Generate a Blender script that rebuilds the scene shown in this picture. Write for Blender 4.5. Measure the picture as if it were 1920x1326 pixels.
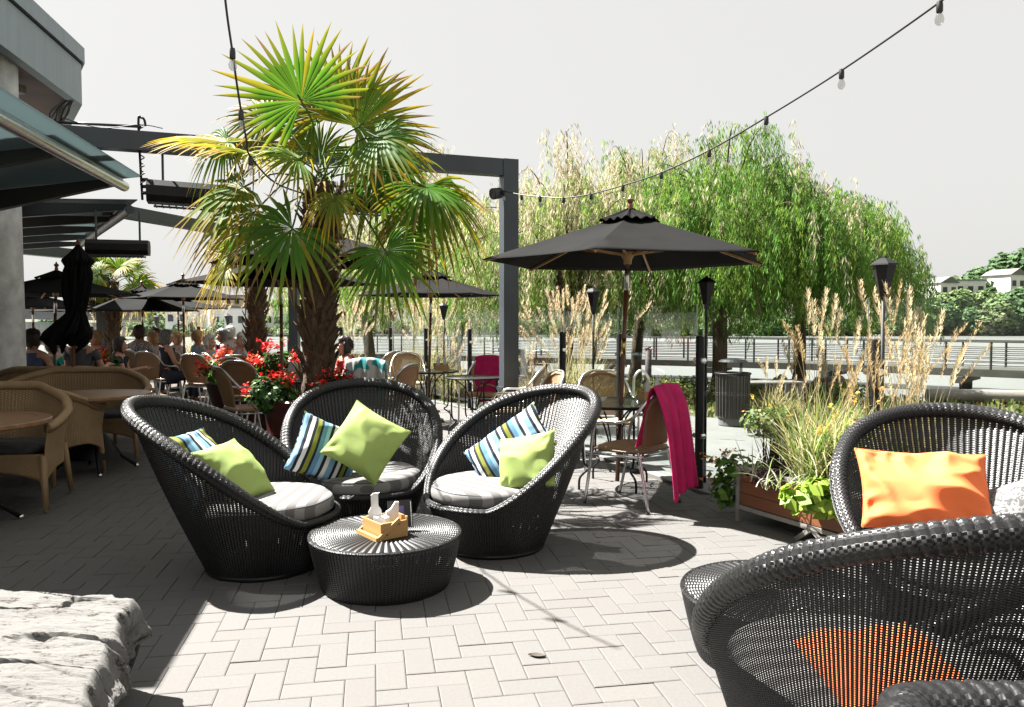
import bpy, math, random
import numpy as np
from mathutils import Vector, Matrix, noise as mnoise
random.seed(7); rng = np.random.default_rng(7)
R = math.radians; PI = math.pi
S = bpy.context.scene; COL = S.collection
for o in list(bpy.data.objects): bpy.data.objects.remove(o)

# ---------------------------------------------------------------- camera
FPX, CX, CY, HZ, CH = 1460.0, 960.0, 663.0, 604.0, 1.4
PITCH = math.atan((CY-HZ)/FPX)
cd = bpy.data.cameras.new('camera'); cam = bpy.data.objects.new('camera', cd); COL.objects.link(cam)
cd.sensor_width = 36.0; cd.lens = FPX/1920*36; cd.clip_start = 0.05; cd.clip_end = 3000
cam.location = (0, 0, CH); cam.rotation_euler = (R(90)-PITCH, 0, 0); S.camera = cam
# ---------------------------------------------------------------- world, sun, exposure
SUNV = Vector((-.62, .31, 1.0)).normalized()
w = bpy.data.worlds.new('World'); S.world = w; w.use_nodes = True
nt = w.node_tree; nt.nodes.clear()
sky = nt.nodes.new('ShaderNodeTexSky'); sky.sky_type = 'NISHITA'; sky.sun_disc = False
sky.sun_elevation = math.asin(SUNV.z); sky.sun_rotation = math.atan2(SUNV.x, SUNV.y)
sky.dust_density = 4.0; sky.air_density = 1.0; sky.ozone_density = 1.0
hs = nt.nodes.new('ShaderNodeHueSaturation'); hs.inputs['Saturation'].default_value = 0.12
mx = nt.nodes.new('ShaderNodeMix'); mx.data_type = 'RGBA'; mx.inputs[0].default_value = 0.93
mx.inputs[7].default_value = (1.94, 1.925, 1.87, 1)
bg = nt.nodes.new('ShaderNodeBackground'); bg.inputs['Strength'].default_value = 0.071
wo = nt.nodes.new('ShaderNodeOutputWorld')
nt.links.new(sky.outputs[0], hs.inputs['Color']); nt.links.new(hs.outputs[0], mx.inputs[6])
nt.links.new(mx.outputs[2], bg.inputs[0]); nt.links.new(bg.outputs[0], wo.inputs[0])
sl = bpy.data.lights.new('sun', 'SUN'); sl.energy = 5.0; sl.angle = R(0.53); sl.color = (1.0, .965, .91)
so = bpy.data.objects.new('sun', sl); COL.objects.link(so); so.location = (-8, 4, 14)
so.rotation_euler = SUNV.to_track_quat('Z', 'Y').to_euler()
S.view_settings.view_transform = 'Standard'; S.view_settings.look = 'None'
S.view_settings.gamma = 1.0; S.view_settings.use_curve_mapping = False; S.view_settings.exposure = 2.5
cy = S.cycles; cy.use_denoising = True; cy.max_bounces = 8; cy.diffuse_bounces = 3; cy.glossy_bounces = 3
cy.transmission_bounces = 4; cy.transparent_max_bounces = 24; cy.caustics_reflective = False; cy.caustics_refractive = False

# ---------------------------------------------------------------- pixel to world helpers (photo pixels, 1920x1326)
FW = Vector((0, math.cos(PITCH), -math.sin(PITCH))); UPV = Vector((0, math.sin(PITCH), math.cos(PITCH)))
def ray(u, v): return Vector((1, 0, 0))*((u-CX)/FPX) + UPV*((CY-v)/FPX) + FW
def P(u, v, Y):
    d = ray(u, v); return Vector((0, 0, CH)) + d*(Y/d.y)
def G(u, v, z=0.0):
    d = ray(u, v); return Vector((0, 0, CH)) + d*((z-CH)/d.z)
BD = Vector((-.178, 1, 0)).normalized(); ND = Vector((BD.y, -BD.x, 0))

# ---------------------------------------------------------------- objects
def tag(o, label=None, cat=None, group=None, kind=None):
    if label: o['label'] = label
    if cat: o['category'] = cat
    if group: o['group'] = group
    if kind: o['kind'] = kind
    return o
def thing(name, label, cat, loc=(0, 0, 0), rz=0.0, group=None, rot=None):
    o = bpy.data.objects.new(name, None); COL.objects.link(o); o.location = loc
    o.rotation_euler = rot if rot else (0, 0, rz); o.empty_display_size = .1
    return tag(o, label, cat, group)
def dup(root, loc=None, rz=None, label=None, scale=None, group=None):
    r = root.copy(); COL.objects.link(r)
    if loc is not None: r.location = loc
    if rz is not None: r.rotation_euler = (0, 0, rz)
    if label: r['label'] = label
    if group: r['group'] = group
    if scale: r.scale = scale if hasattr(scale, '__len__') else (scale,)*3
    for ch in list(root.children):
        c = ch.copy(); COL.objects.link(c); c.parent = r
        for g in list(ch.children):
            d = g.copy(); COL.objects.link(d); d.parent = c
    return r
def frame(d):
    d = Vector(d).normalized(); a = Vector((0, 0, 1)) if abs(d.z) < .95 else Vector((1, 0, 0))
    x = d.cross(a).normalized(); return x, x.cross(d).normalized()
def smooth_path(pts, k=6):
    pts = [Vector(p) for p in pts]; out = []
    for i in range(len(pts)-1):
        p0 = pts[max(i-1, 0)]; p1 = pts[i]; p2 = pts[i+1]; p3 = pts[min(i+2, len(pts)-1)]
        for j in range(k):
            t = j/k; out.append(.5*((2*p1)+(p2-p0)*t+(2*p0-5*p1+4*p2-p3)*t*t+(3*p1-p0-3*p2+p3)*t**3))
    out.append(pts[-1]); return out
class MB:
    def __init__(s): s.v = []; s.f = []; s.uv = []; s.c = []
    def add(s, vs, fs, uv=None, col=None):
        b = len(s.v); s.v.extend([tuple(q) for q in vs]); s.f.extend([tuple(b+i for i in f) for f in fs])
        s.uv.extend(uv if uv is not None else [(0, 0)]*len(vs)); s.c.extend([col or (1, 1, 1)]*len(vs) if not isinstance(col, list) else col)
    def box(s, c, size, rz=0.0, M=None, taper=1.0, col=None):
        c = Vector(c); hx, hy, hz = size[0]/2, size[1]/2, size[2]/2; vs = []
        m = M if M is not None else Matrix.Rotation(rz, 3, 'Z')
        for z in (-1, 1):
            k = taper if z > 0 else 1
            for x, y in ((-1, -1), (1, -1), (1, 1), (-1, 1)): vs.append(c + m @ Vector((x*hx*k, y*hy*k, z*hz)))
        s.add(vs, [(3, 2, 1, 0), (4, 5, 6, 7), (0, 1, 5, 4), (1, 2, 6, 5), (2, 3, 7, 6), (3, 0, 4, 7)], col=col); return s
    def bar(s, a, b, w, h, col=None):
        a = Vector(a); b = Vector(b); d = b-a; x, y = frame(d); z = d.normalized()
        m = Matrix((x, y, z)).transposed(); return s.box((a+b)/2, (w, h, d.length), M=m, col=col)
    def tube(s, pts, r, n=8, cap=True, closed=False, us=1.0, col=None):
        pts = [Vector(p) for p in pts]; N = len(pts); vs = []; uv = []
        rr = r if hasattr(r, '__len__') else [r]*N; L = 0; px = None
        for i, p in enumerate(pts):
            if closed: d = pts[(i+1) % N]-pts[i-1]
            else: d = pts[min(i+1, N-1)]-pts[max(i-1, 0)]
            if d.length < 1e-9: d = Vector((0, 0, 1))
            d.normalize()
            if px is None: px, py = frame(d)
            else:
                px = (px-d*px.dot(d))
                if px.length < 1e-6: px, py = frame(d)
                px.normalize(); py = px.cross(d)
            if i: L += (p-pts[i-1]).length
            for j in range(n):
                a = 2*PI*j/n; vs.append(p+(px*math.cos(a)+py*math.sin(a))*rr[i]); uv.append((L*us, j/n))
        fs = []
        for i in range(N if closed else N-1):
            for j in range(n):
                a = i*n+j; b = i*n+(j+1) % n; c = ((i+1) % N)*n+(j+1) % n; d = ((i+1) % N)*n+j; fs.append((a, b, c, d))
        if cap and not closed: fs.append(tuple(range(n-1, -1, -1))); fs.append(tuple((N-1)*n+j for j in range(n)))
        s.add(vs, fs, uv, col=col); return s
    def lathe(s, prof, n=24, c=(0, 0, 0), cap=True, ax=None, col=None, wob=None):
        c = Vector(c); vs = []; uv = []; N = len(prof)
        m = Matrix.Identity(3) if ax is None else Vector(ax).to_track_quat('Z', 'Y').to_matrix()
        for i, (r, z) in enumerate(prof):
            for j in range(n):
                a = 2*PI*j/n; k = r*(wob(a, z) if wob else 1); vs.append(c+m @ Vector((k*math.cos(a), k*math.sin(a), z))); uv.append((j/n, z))
        fs = [(i*n+j, i*n+(j+1) % n, (i+1)*n+(j+1) % n, (i+1)*n+j) for i in range(N-1) for j in range(n)]
        if cap:
            if prof[0][0] > 1e-5: fs.append(tuple(range(n-1, -1, -1)))
            if prof[-1][0] > 1e-5: fs.append(tuple((N-1)*n+j for j in range(n)))
        s.add(vs, fs, uv, col=col); return s
    def grid(s, fn, nu, nv, wu=False, col=None):
        vs = []; uv = []
        for i in range(nv+1):
            for j in range(nu if wu else nu+1):
                q = fn(j/nu, i/nv); vs.append(q[0] if isinstance(q, tuple) and len(q) == 2 else q)
                uv.append(q[1] if isinstance(q, tuple) and len(q) == 2 else (j/nu, i/nv))
        W = nu if wu else nu+1
        fs = [(i*W+j, i*W+(j+1) % W, (i+1)*W+(j+1) % W, (i+1)*W+j) for i in range(nv) for j in range(nu)]
        s.add(vs, fs, uv, col=col); return s
    def sphere(s, c, r, n=12, m=8, nz=0.0, sd=0, col=None):
        r = r if hasattr(r, '__len__') else (r, r, r); c = Vector(c)
        def fn(u, v):
            a = 2*PI*u; b = PI*(v-.5); d = Vector((math.cos(b)*math.cos(a), math.cos(b)*math.sin(a), math.sin(b)))
            k = 1+nz*mnoise.noise(d*2.2+Vector((sd, sd*.7, 3))) if nz else 1
            return c+Vector((d.x*r[0], d.y*r[1], d.z*r[2]))*k
        s.grid(fn, n, m, wu=True, col=col); return s
    def build(s, name, mat, parent=None, smooth=False, label=None, cat=None, group=None, kind=None, thick=0.0, loc=None, colors=False, angle=None):
        me = bpy.data.meshes.new(name); me.from_pydata(s.v, [], s.f); me.update()
        uvl = me.uv_layers.new(name='UVMap'); li = np.empty(len(me.loops), np.int32); me.loops.foreach_get('vertex_index', li)
        uvl.data.foreach_set('uv', np.array(s.uv, np.float32)[li].ravel())
        if colors:
            ca = me.color_attributes.new('Col', 'FLOAT_COLOR', 'POINT'); c4 = np.ones((len(s.v), 4), np.float32); c4[:, :3] = np.array(s.c, np.float32); ca.data.foreach_set('color', c4.ravel())
        if smooth:
            me.polygons.foreach_set('use_smooth', [True]*len(me.polygons))
            if angle: me.set_sharp_from_angle(angle=R(angle))
        me.materials.append(mat); o = bpy.data.objects.new(name, me); COL.objects.link(o)
        if parent: o.parent = parent
        if loc is not None: o.location = loc
        if thick: md = o.modifiers.new('t', 'SOLIDIFY'); md.thickness = thick; md.offset = 0
        return tag(o, label, cat, group, kind)
def npmesh(name, V, F, mat, parent=None, C=None, smooth=False, **kw):
    me = bpy.data.meshes.new(name); n = len(V); m = len(F); k = F.shape[1]
    me.vertices.add(n); me.vertices.foreach_set('co', np.asarray(V, np.float32).ravel())
    me.loops.add(m*k); me.loops.foreach_set('vertex_index', F.astype(np.int32).ravel())
    me.polygons.add(m); me.polygons.foreach_set('loop_start', np.arange(0, m*k, k, dtype=np.int32)); me.polygons.foreach_set('loop_total', np.full(m, k, np.int32))
    me.update(calc_edges=True)
    if C is not None:
        ca = me.color_attributes.new('Col', 'FLOAT_COLOR', 'POINT'); c4 = np.ones((n, 4), np.float32); c4[:, :3] = C; ca.data.foreach_set('color', c4.ravel())
    if smooth: me.polygons.foreach_set('use_smooth', [True]*m)
    me.materials.append(mat); o = bpy.data.objects.new(name, me); COL.objects.link(o)
    if parent: o.parent = parent
    return tag(o, **kw)

# ---------------------------------------------------------------- materials
class NT:
    def __init__(s, name):
        s.m = bpy.data.materials.new(name); s.m.use_nodes = True; s.t = s.m.node_tree; s.t.nodes.clear()
        s.out = s.t.nodes.new('ShaderNodeOutputMaterial')
    def n(s, typ, **kw):
        nd = s.t.nodes.new('ShaderNode'+typ)
        for k, v in kw.items(): setattr(nd, k, v)
        return nd
    def l(s, a, b): s.t.links.new(a, b)
    def setv(s, sock, v):
        if isinstance(v, bpy.types.NodeSocket): s.l(v, sock)
        else: sock.default_value = v
    def math(s, op, a, b=None, c=None):
        nd = s.n('Math', operation=op); s.setv(nd.inputs[0], a)
        if b is not None: s.setv(nd.inputs[1], b)
        if c is not None: s.setv(nd.inputs[2], c)
        return nd.outputs[0]
    def mix(s, f, a, b):
        nd = s.n('Mix', data_type='RGBA'); s.setv(nd.inputs[0], f); s.setv(nd.inputs[6], c4(a)); s.setv(nd.inputs[7], c4(b)); return nd.outputs[2]
    def noise(s, scale, detail=4, vec=None, rough=.55, dist=0.0):
        nd = s.n('TexNoise'); nd.inputs['Scale'].default_value = scale; nd.inputs['Detail'].default_value = detail
        nd.inputs['Roughness'].default_value = rough; nd.inputs['Distortion'].default_value = dist
        if vec: s.l(vec, nd.inputs['Vector'])
        return nd.outputs[0]
    def ramp(s, f, stops, interp='LINEAR'):
        nd = s.n('ValToRGB'); s.setv(nd.inputs[0], f); cr = nd.color_ramp; cr.interpolation = interp
        while len(cr.elements) < len(stops): cr.elements.new(.5)
        for e, (p, c) in zip(cr.elements, stops): e.position = p; e.color = c4(c)
        return nd.outputs[0]
    def co(s, which='Object'): return s.n('TexCoord').outputs[which]
    def mapv(s, vec, scale=(1, 1, 1), rot=(0, 0, 0)):
        nd = s.n('Mapping'); s.l(vec, nd.inputs[0]); nd.inputs['Scale'].default_value = scale; nd.inputs['Rotation'].default_value = rot; return nd.outputs[0]
    def bump(s, h, st=.3, dist=.01):
        nd = s.n('Bump'); nd.inputs['Strength'].default_value = st; nd.inputs['Distance'].default_value = dist; s.l(h, nd.inputs['Height']); return nd.outputs[0]
    def pr(s, col, rough=.6, metal=0.0, normal=None, **kw):
        b = s.n('BsdfPrincipled'); s.setv(b.inputs['Base Color'], c4(col)); s.setv(b.inputs['Roughness'], rough); b.inputs['Metallic'].default_value = metal
        if normal: s.l(normal, b.inputs['Normal'])
        for k, v in kw.items(): s.setv(b.inputs[k.replace('_', ' ')], v)
        return b.outputs[0]
    def end(s, sh): s.l(sh, s.out.inputs[0]); return s.m
def c4(c): return c if isinstance(c, bpy.types.NodeSocket) else (tuple(c)+(1,) if len(c) == 3 else c)
def simple(name, col, rough=.6, metal=0.0, var=.25, sc=8.0, bst=.15, bd=.004, stretch=(1, 1, 1), fine=None, **kw):
    t = NT(name); v = t.mapv(t.co(), stretch); n1 = t.noise(sc, 5, v)
    dark = tuple(x*(1-var) for x in col); lite = tuple(min(x*(1+var), .95) for x in col)
    c = t.mix(t.ramp(n1, [(.3, (0,)*3), (.7, (1,)*3)]), dark, lite)
    n2 = t.noise(fine or sc*9, 3, v); return t.end(t.pr(c, rough, metal, t.bump(n2, bst, bd), **kw))
def vcol(name, rough=.6, trans=0.0, var=.2, sc=6.0, tmul=1.0):
    t = NT(name); a = t.n('VertexColor', layer_name='Col').outputs[0]
    n1 = t.noise(sc, 4, t.co()); c = t.mix(t.math('MULTIPLY', n1, var*2), a, t.mix(.5, a, (0, 0, 0)))
    sh = t.pr(c, rough, Specular_IOR_Level=.25)
    if trans:
        tr = t.n('BsdfTranslucent'); t.l(c, tr.inputs[0]); mxs = t.n('MixShader'); mxs.inputs[0].default_value = trans
        t.l(sh, mxs.inputs[1]); t.l(tr.outputs[0], mxs.inputs[2]); sh = mxs.outputs[0]
    return t.end(sh)
def weave(name, col, duty_u=.42, duty_v=.55, bst=.8, rough=.38, var=.35, slits=True, warm=None):
    # u counts ribs, v counts weft rows
    t = NT(name); sp = t.n('SeparateXYZ'); t.l(t.n('UVMap').outputs[0], sp.inputs[0]); u, v = sp.outputs[0], sp.outputs[1]
    fu = t.math('FRACT', u); iu = t.math('FLOOR', u); fv = t.math('FRACT', t.math('ADD', v, t.math('MULTIPLY', iu, .5)))
    du = t.math('ABSOLUTE', t.math('SUBTRACT', fu, .5)); dv = t.math('ABSOLUTE', t.math('SUBTRACT', fv, .5))
    hgt = t.math('MULTIPLY', t.math('SUBTRACT', 1.0, t.math('MULTIPLY', dv, 2.0)), 1.0)
    n1 = t.noise(5.0, 4, t.co()); dark = tuple(x*(1-var) for x in col); lite = tuple(x*(1+var) for x in col)
    c = t.mix(n1, dark, lite)
    sh = t.pr(c, rough, 0, t.bump(hgt, bst, .003), Specular_IOR_Level=.45)
    if slits:
        g1 = t.math('GREATER_THAN', du, .5-duty_u/2); g2 = t.math('LESS_THAN', t.math('ABSOLUTE', t.math('SUBTRACT', t.math('FRACT', v), .5)), duty_v/2)
        g = t.math('MULTIPLY', g1, g2); tr = t.n('BsdfTransparent'); ms = t.n('MixShader')
        t.l(g, ms.inputs[0]); t.l(sh, ms.inputs[1]); t.l(tr.outputs[0], ms.inputs[2]); sh = ms.outputs[0]
    return t.end(sh)
def stripes(name, bands, axis=0, rough=.85, total=.24, bst=.1):
    t = NT(name); sp = t.n('SeparateXYZ'); t.l(t.n('UVMap').outputs[0], sp.inputs[0])
    f = t.math('FRACT', t.math('DIVIDE', sp.outputs[axis], total)); st = []; p = 0.0
    tot = sum(b[0] for b in bands)
    for wd, c in bands: st.append((p/tot, c)); p += wd
    c = t.ramp(f, st, 'CONSTANT'); n = t.noise(400, 2, t.co())
    return t.end(t.pr(c, rough, 0, t.bump(n, bst, .002), Specular_IOR_Level=.2))
M = {}
M['black_wicker'] = weave('black wicker', (.0085, .0083, .0088), .21, .36)
M['black_wicker_fine'] = weave('black wicker near', (.0065, .0063, .0067), .26, .34, rough=.42)
M['black_wicker_solid'] = weave('black wicker solid', (.0075, .0073, .0078), slits=False, rough=.42)
M['tan_shell'] = weave('honey wicker shell', (.30, .195, .10), .30, .34, bst=.9, var=.3, rough=.5)
M['tan_wicker'] = weave('honey wicker', (.30, .195, .10), slits=False, bst=.9, var=.3, rough=.5)
M['tan_weave'] = weave('tan strand weave', (.30, .17, .085), .3, .45, bst=.7, var=.25, rough=.45)
M['tan_light'] = weave('light strand weave', (.36, .25, .13), .36, .5, bst=.7, var=.2, rough=.5)
M['alu'] = simple('brushed aluminium', (.62, .62, .62), .28, 1.0, .1, 20)
M['black_metal'] = simple('black metal', (.009, .009, .010), .5, .0, .3, 15, Specular_IOR_Level=.25)
M['black_plastic'] = simple('black plastic', (.015, .015, .016), .45)
M['steel_grey'] = simple('painted grey steel', (.034, .043, .052), .45, 0, .15, 3)
M['dark_steel'] = simple('painted dark steel', (.02, .025, .03), .42, 0, .2, 3)
M['canopy'] = simple('dark canvas', (.0078, .0076, .0075), .9, 0, .25, 3, .2, .002, fine=350, Specular_IOR_Level=.08)
M['canopy_black'] = simple('black canvas', (.006, .006, .007), .9, 0, .2, 3, .2, .002, fine=350, Specular_IOR_Level=.1)
M['oiled_wood'] = simple('oiled hardwood pole', (.13, .052, .02), .4, 0, .3, 4, .15, .002, (1, 1, .1))
M['light_wood'] = simple('pale wood', (.34, .20, .09), .5, 0, .2, 10, .1, .002, (1, 1, .15))
M['bamboo'] = simple('bamboo plywood', (.42, .25, .09), .45, 0, .15, 14, .1, .002, (.2, .2, 1.5))
M['teak_top'] = simple('teak slats', (.23, .115, .05), .35, 0, .3, 7, .1, .002, (.12, 2.5, 1))
M['plank'] = simple('cedar plank', (.14, .048, .017), .55, 0, .3, 5, .2, .003, (.2, .2, 3))
M['white_frame'] = simple('weathered pale metal', (.2, .19, .17), .5, .0, .15, 10)
M['white_plastic'] = simple('white plastic', (.5, .5, .48), .5, 0, .05)
M['paper'] = simple('white paper', (.6, .6, .59), .9, 0, .05)
M['concrete'] = simple('board concrete', (.52, .54, .54), .85, 0, .25, 6, .5, .01, fine=60)
M['kerb'] = simple('pale concrete kerb', (.13, .13, .125), .85, 0, .2, 5, .3, .004)
M['pot'] = simple('maroon glazed clay', (.045, .012, .01), .28, 0, .25, 3)
M['soil'] = simple('potting soil', (.03, .02, .013), .95, 0, .4, 20, .8, .02)
M['bark'] = simple('willow bark', (.09, .06, .035), .9, 0, .45, 9, 1.0, .03, (1, 1, .25))
M['palm_bark'] = simple('palm fibre', (.085, .055, .033), .95, 0, .5, 12, 1.0, .02, (1, 1, .4), fine=90)
M['leaf'] = vcol('leaves', .45, .45); M['willow_leaf'] = vcol('willow leaves', .5, .5, .15, 1.0)
M['palm_leaf'] = vcol('palm leaf', .5, .5, .12, 9.0); M['petal'] = vcol('petals', .5, .35, .1)
M['dry_grass'] = vcol('dry grass', .6, .5, .15); M['far_leaf'] = vcol('far foliage', .7, .25, .3, .6)
M['green_cloth'] = simple('lime cotton', (.27, .36, .095), .85, 0, .08, 6, .3, .003, fine=300)
M['orange_cloth'] = simple('orange cotton', (.80, .17, .045), .8, 0, .08, 6, .3, .003, fine=300)
M['pink_towel'] = simple('magenta terry', (.42, .004, .09), .95, 0, .2, 12, .7, .006, fine=260)
M['grey_cushion'] = simple('charcoal cushion', (.06, .058, .065), .9, 0, .3, 20, .2, .003)
K = (.012, .012, .02)
M['stripe_cloth'] = stripes('multi stripe cotton', [(3, (.15, .28, .40)), (1.6, K), (2, (.55, .57, .57)), (1.5, K), (2.2, (.15, .17, .025)), (1.3, K), (2.5, (.08, .18, .29)), (2, (.19, .33, .44)), (1.8, K), (2.2, (.55, .57, .57))], 0, total=.235)
M['seat_cloth'] = stripes('grey stripe canvas', [(1, (.21, .205, .20)), (1, (.11, .107, .105))], 0, total=.085)
def mk_pattern():
    t = NT('grey scroll pattern'); v = t.noise(26, 1, t.co(), dist=2.5)
    return t.end(t.pr(t.ramp(v, [(0, (.16, .16, .155)), (.52, (.16, .16, .155)), (.55, (.065, .065, .066)), (1, (.065, .065, .066))]), .9))
M['scroll_cloth'] = mk_pattern()
def mk_glass(name, tint=(.955, .985, .975), refl=.10):
    t = NT(name); tr = t.n('BsdfTransparent'); tr.inputs[0].default_value = c4(tint); gl = t.n('BsdfGlossy'); gl.inputs['Roughness'].default_value = .03
    fr = t.n('LayerWeight'); ms = t.n('MixShader'); t.l(t.math('ADD', t.math('MULTIPLY', t.math('POWER', fr.outputs[1], 4.0), .45), refl*.22), ms.inputs[0]); t.l(tr.outputs[0], ms.inputs[1]); t.l(gl.outputs[0], ms.inputs[2])
    return t.end(ms.outputs[0])
M['glass'] = mk_glass('pane glass'); M['bulb_glass'] = mk_glass('bulb glass', (.80, .80, .78), .4)
def mk_frost():
    t = NT('frosted canopy glass'); d = t.n('BsdfTranslucent'); d.inputs[0].default_value = (.20, .245, .25, 1); g = t.pr((.13, .16, .165), .3)
    ms = t.n('MixShader'); ms.inputs[0].default_value = .35; t.l(d.outputs[0], ms.inputs[1]); t.l(g, ms.inputs[2]); return t.end(ms.outputs[0])
M['frost'] = mk_frost()
M['glass_edge'] = simple('glass edge', (.35, .42, .40), .2)
M['chrome'] = simple('chrome', (.8, .8, .8), .12, 1, .02)
def mk_zinc():
    t = NT('zinc fascia'); v = t.mapv(t.co(), (1, 1, .06)); n = t.noise(9, 5, v); c = t.mix(n, (.17, .215, .24), (.27, .32, .345)); return t.end(t.pr(c, .5, .3, t.bump(n, .1, .004)))
M['zinc'] = mk_zinc()
M['soffit'] = simple('stained plywood soffit', (.10, .045, .035), .7, 0, .4, 2, .1, .003)
M['skin'] = simple('skin', (.42, .22, .15), .6, 0, .08)
def cloth(name, c): 
    k = 'c_'+name
    if k not in M: M[k] = simple(name+' clothing', c, .85, 0, .2, 9, .3, .004, fine=120)
    return M[k]
def hairm(name, c):
    k = 'h_'+name
    if k not in M: M[k] = simple(name+' hair', c, .55, 0, .35, 25, .7, .008, (1, 1, .2), fine=80)
    return M[k]
def mk_stone():
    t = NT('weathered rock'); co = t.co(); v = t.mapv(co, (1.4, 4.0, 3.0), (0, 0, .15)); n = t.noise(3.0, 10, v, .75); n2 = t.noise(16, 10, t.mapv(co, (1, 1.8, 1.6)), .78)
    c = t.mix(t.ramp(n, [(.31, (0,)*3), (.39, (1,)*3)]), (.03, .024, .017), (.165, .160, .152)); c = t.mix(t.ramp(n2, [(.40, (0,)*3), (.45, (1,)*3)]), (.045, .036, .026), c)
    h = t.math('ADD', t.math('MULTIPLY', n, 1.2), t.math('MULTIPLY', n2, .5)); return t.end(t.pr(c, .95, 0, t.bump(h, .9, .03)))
M['stone'] = mk_stone()
def mk_paver():
    t = NT('clay pavers'); a = t.n('VertexColor', layer_name='Col').outputs[0]; n = t.noise(60, 6, t.co(), .7); n2 = t.noise(1.3, 4, t.co()); n3 = t.noise(9, 5, t.co(), .65)
    c = t.mix(t.ramp(n, [(.3, (0,)*3), (.75, (1,)*3)]), t.mix(.16, a, (0, 0, 0)), a); c = t.mix(t.math('MULTIPLY', n2, .3), c, (.098, .095, .092))
    c = t.mix(t.ramp(n3, [(.68, (0,)*3), (.74, (.35,)*3)]), c, (.11, .108, .104))
    return t.end(t.pr(c, .82, 0, t.bump(n, .35, .003), Specular_IOR_Level=.3))
M['paver'] = mk_paver()
M['joint'] = simple('joint sand', (.07, .055, .042), .95, 0, .4, 12, .6, .01)
# ================================================================ ground and setting
FEN = [(3.15, 4.4), (2.33, 5.0), (1.565, 6.47), (.586, 9.0), (-.02, 11.0), (-.68, 12.5), (-2.42, 15.5), (-4.93, 18.0), (-9.2, 20.0), (-12.9, 21.0)]
TERR = [(9.0, -3.0), (9.0, 1.6), (3.3, 4.3)] + [(x+.0, y+.0) for x, y in FEN[1:]] + [(-24, 22.5), (-24, -3)]
def inpoly(x, y, poly):
    c = False; n = len(poly)
    for i in range(n):
        x1, y1 = poly[i]; x2, y2 = poly[i-1]
        if (y1 > y) != (y2 > y) and x < (x2-x1)*(y-y1)/(y2-y1)+x1: c = not c
    return c
def shore(x): return (18.5 + .06*x + .5*math.sin(x*.5)) - 4.3*min(1, max(0, (x-4)/2.5))
def zg(x, y):
    s = shore(x)
    if y < s: return -.03
    if y < s+4: return -.03 - 2.2*((y-s)/4)**.8
    if y < 150: return -2.23
    k = (y-150)/200; hill = 0
    if x > 20: hill = min(1, (x-20)/120)
    return -2.23 + 3.2*min(1, k*8) + 12*hill*min(1, max(0, (y-158)/80))*(1-.3*math.sin(x*.02)) + 2.5*min(1, max(0, (y-200)/200))
def mk_ground():
    t = NT('shore ground'); co = t.co(); n = t.noise(.8, 6, co); n2 = t.noise(14, 5, co)
    c = t.mix(t.ramp(n, [(.35, (0,)*3), (.65, (1,)*3)]), (.055, .075, .025), (.12, .10, .07)); c = t.mix(t.math('MULTIPLY', n2, .7), c, (.03, .03, .02))
    sp = t.n('SeparateXYZ'); t.l(co, sp.inputs[0]); k = t.ramp(t.math('MULTIPLY', t.math('ADD', sp.outputs[2], 2.3), .5), [(.0, (1,)*3), (.9, (0,)*3), (1, (0,)*3)])
    c = t.mix(k, c, (.16, .15, .14)); return t.end(t.pr(c, .95, 0, t.bump(n2, .7, .03)))
xs = [-700, -300, -150, -80, -50] + [i*2.0 for i in range(-20, 21)] + [50, 60, 80, 100, 130, 170, 230, 320, 450, 700, 1000]
ys = [-60, -20, 0, 8] + [10+.8*i for i in range(26)] + [34, 40, 60, 100, 148, 150, 154, 158, 164, 172, 182, 195, 210, 230, 260, 300, 400, 600, 1200]
mb = MB(); mb.v = [(x, y, zg(x, y)) for y in ys for x in xs]; W_ = len(xs)
mb.f = [(i*W_+j, i*W_+j+1, (i+1)*W_+j+1, (i+1)*W_+j) for i in range(len(ys)-1) for j in range(W_-1)]; mb.uv = [(0, 0)]*len(mb.v)
mb.build('ground', mk_ground(), smooth=True, kind='structure')
def mk_water():
    t = NT('river water'); co = t.mapv(t.co(), (.5, 2.2, 1)); n = t.noise(1.6, 5, co); 
    return t.end(t.pr((.125, .126, .12), .32, 0, t.bump(n, .5, .06), Specular_IOR_Level=.9))
mb = MB(); mb.add([(-900, 17, -1.35), (1200, 17, -1.35), (1200, 210, -1.35), (-900, 210, -1.35)], [(0, 1, 2, 3)]); mb.build('water', mk_water(), kind='structure')
mb = MB(); mb.add([(x, y, -.016) for x, y in TERR], [tuple(range(len(TERR)))]); mb.build('terrace_bed', M['joint'], kind='structure')
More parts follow.
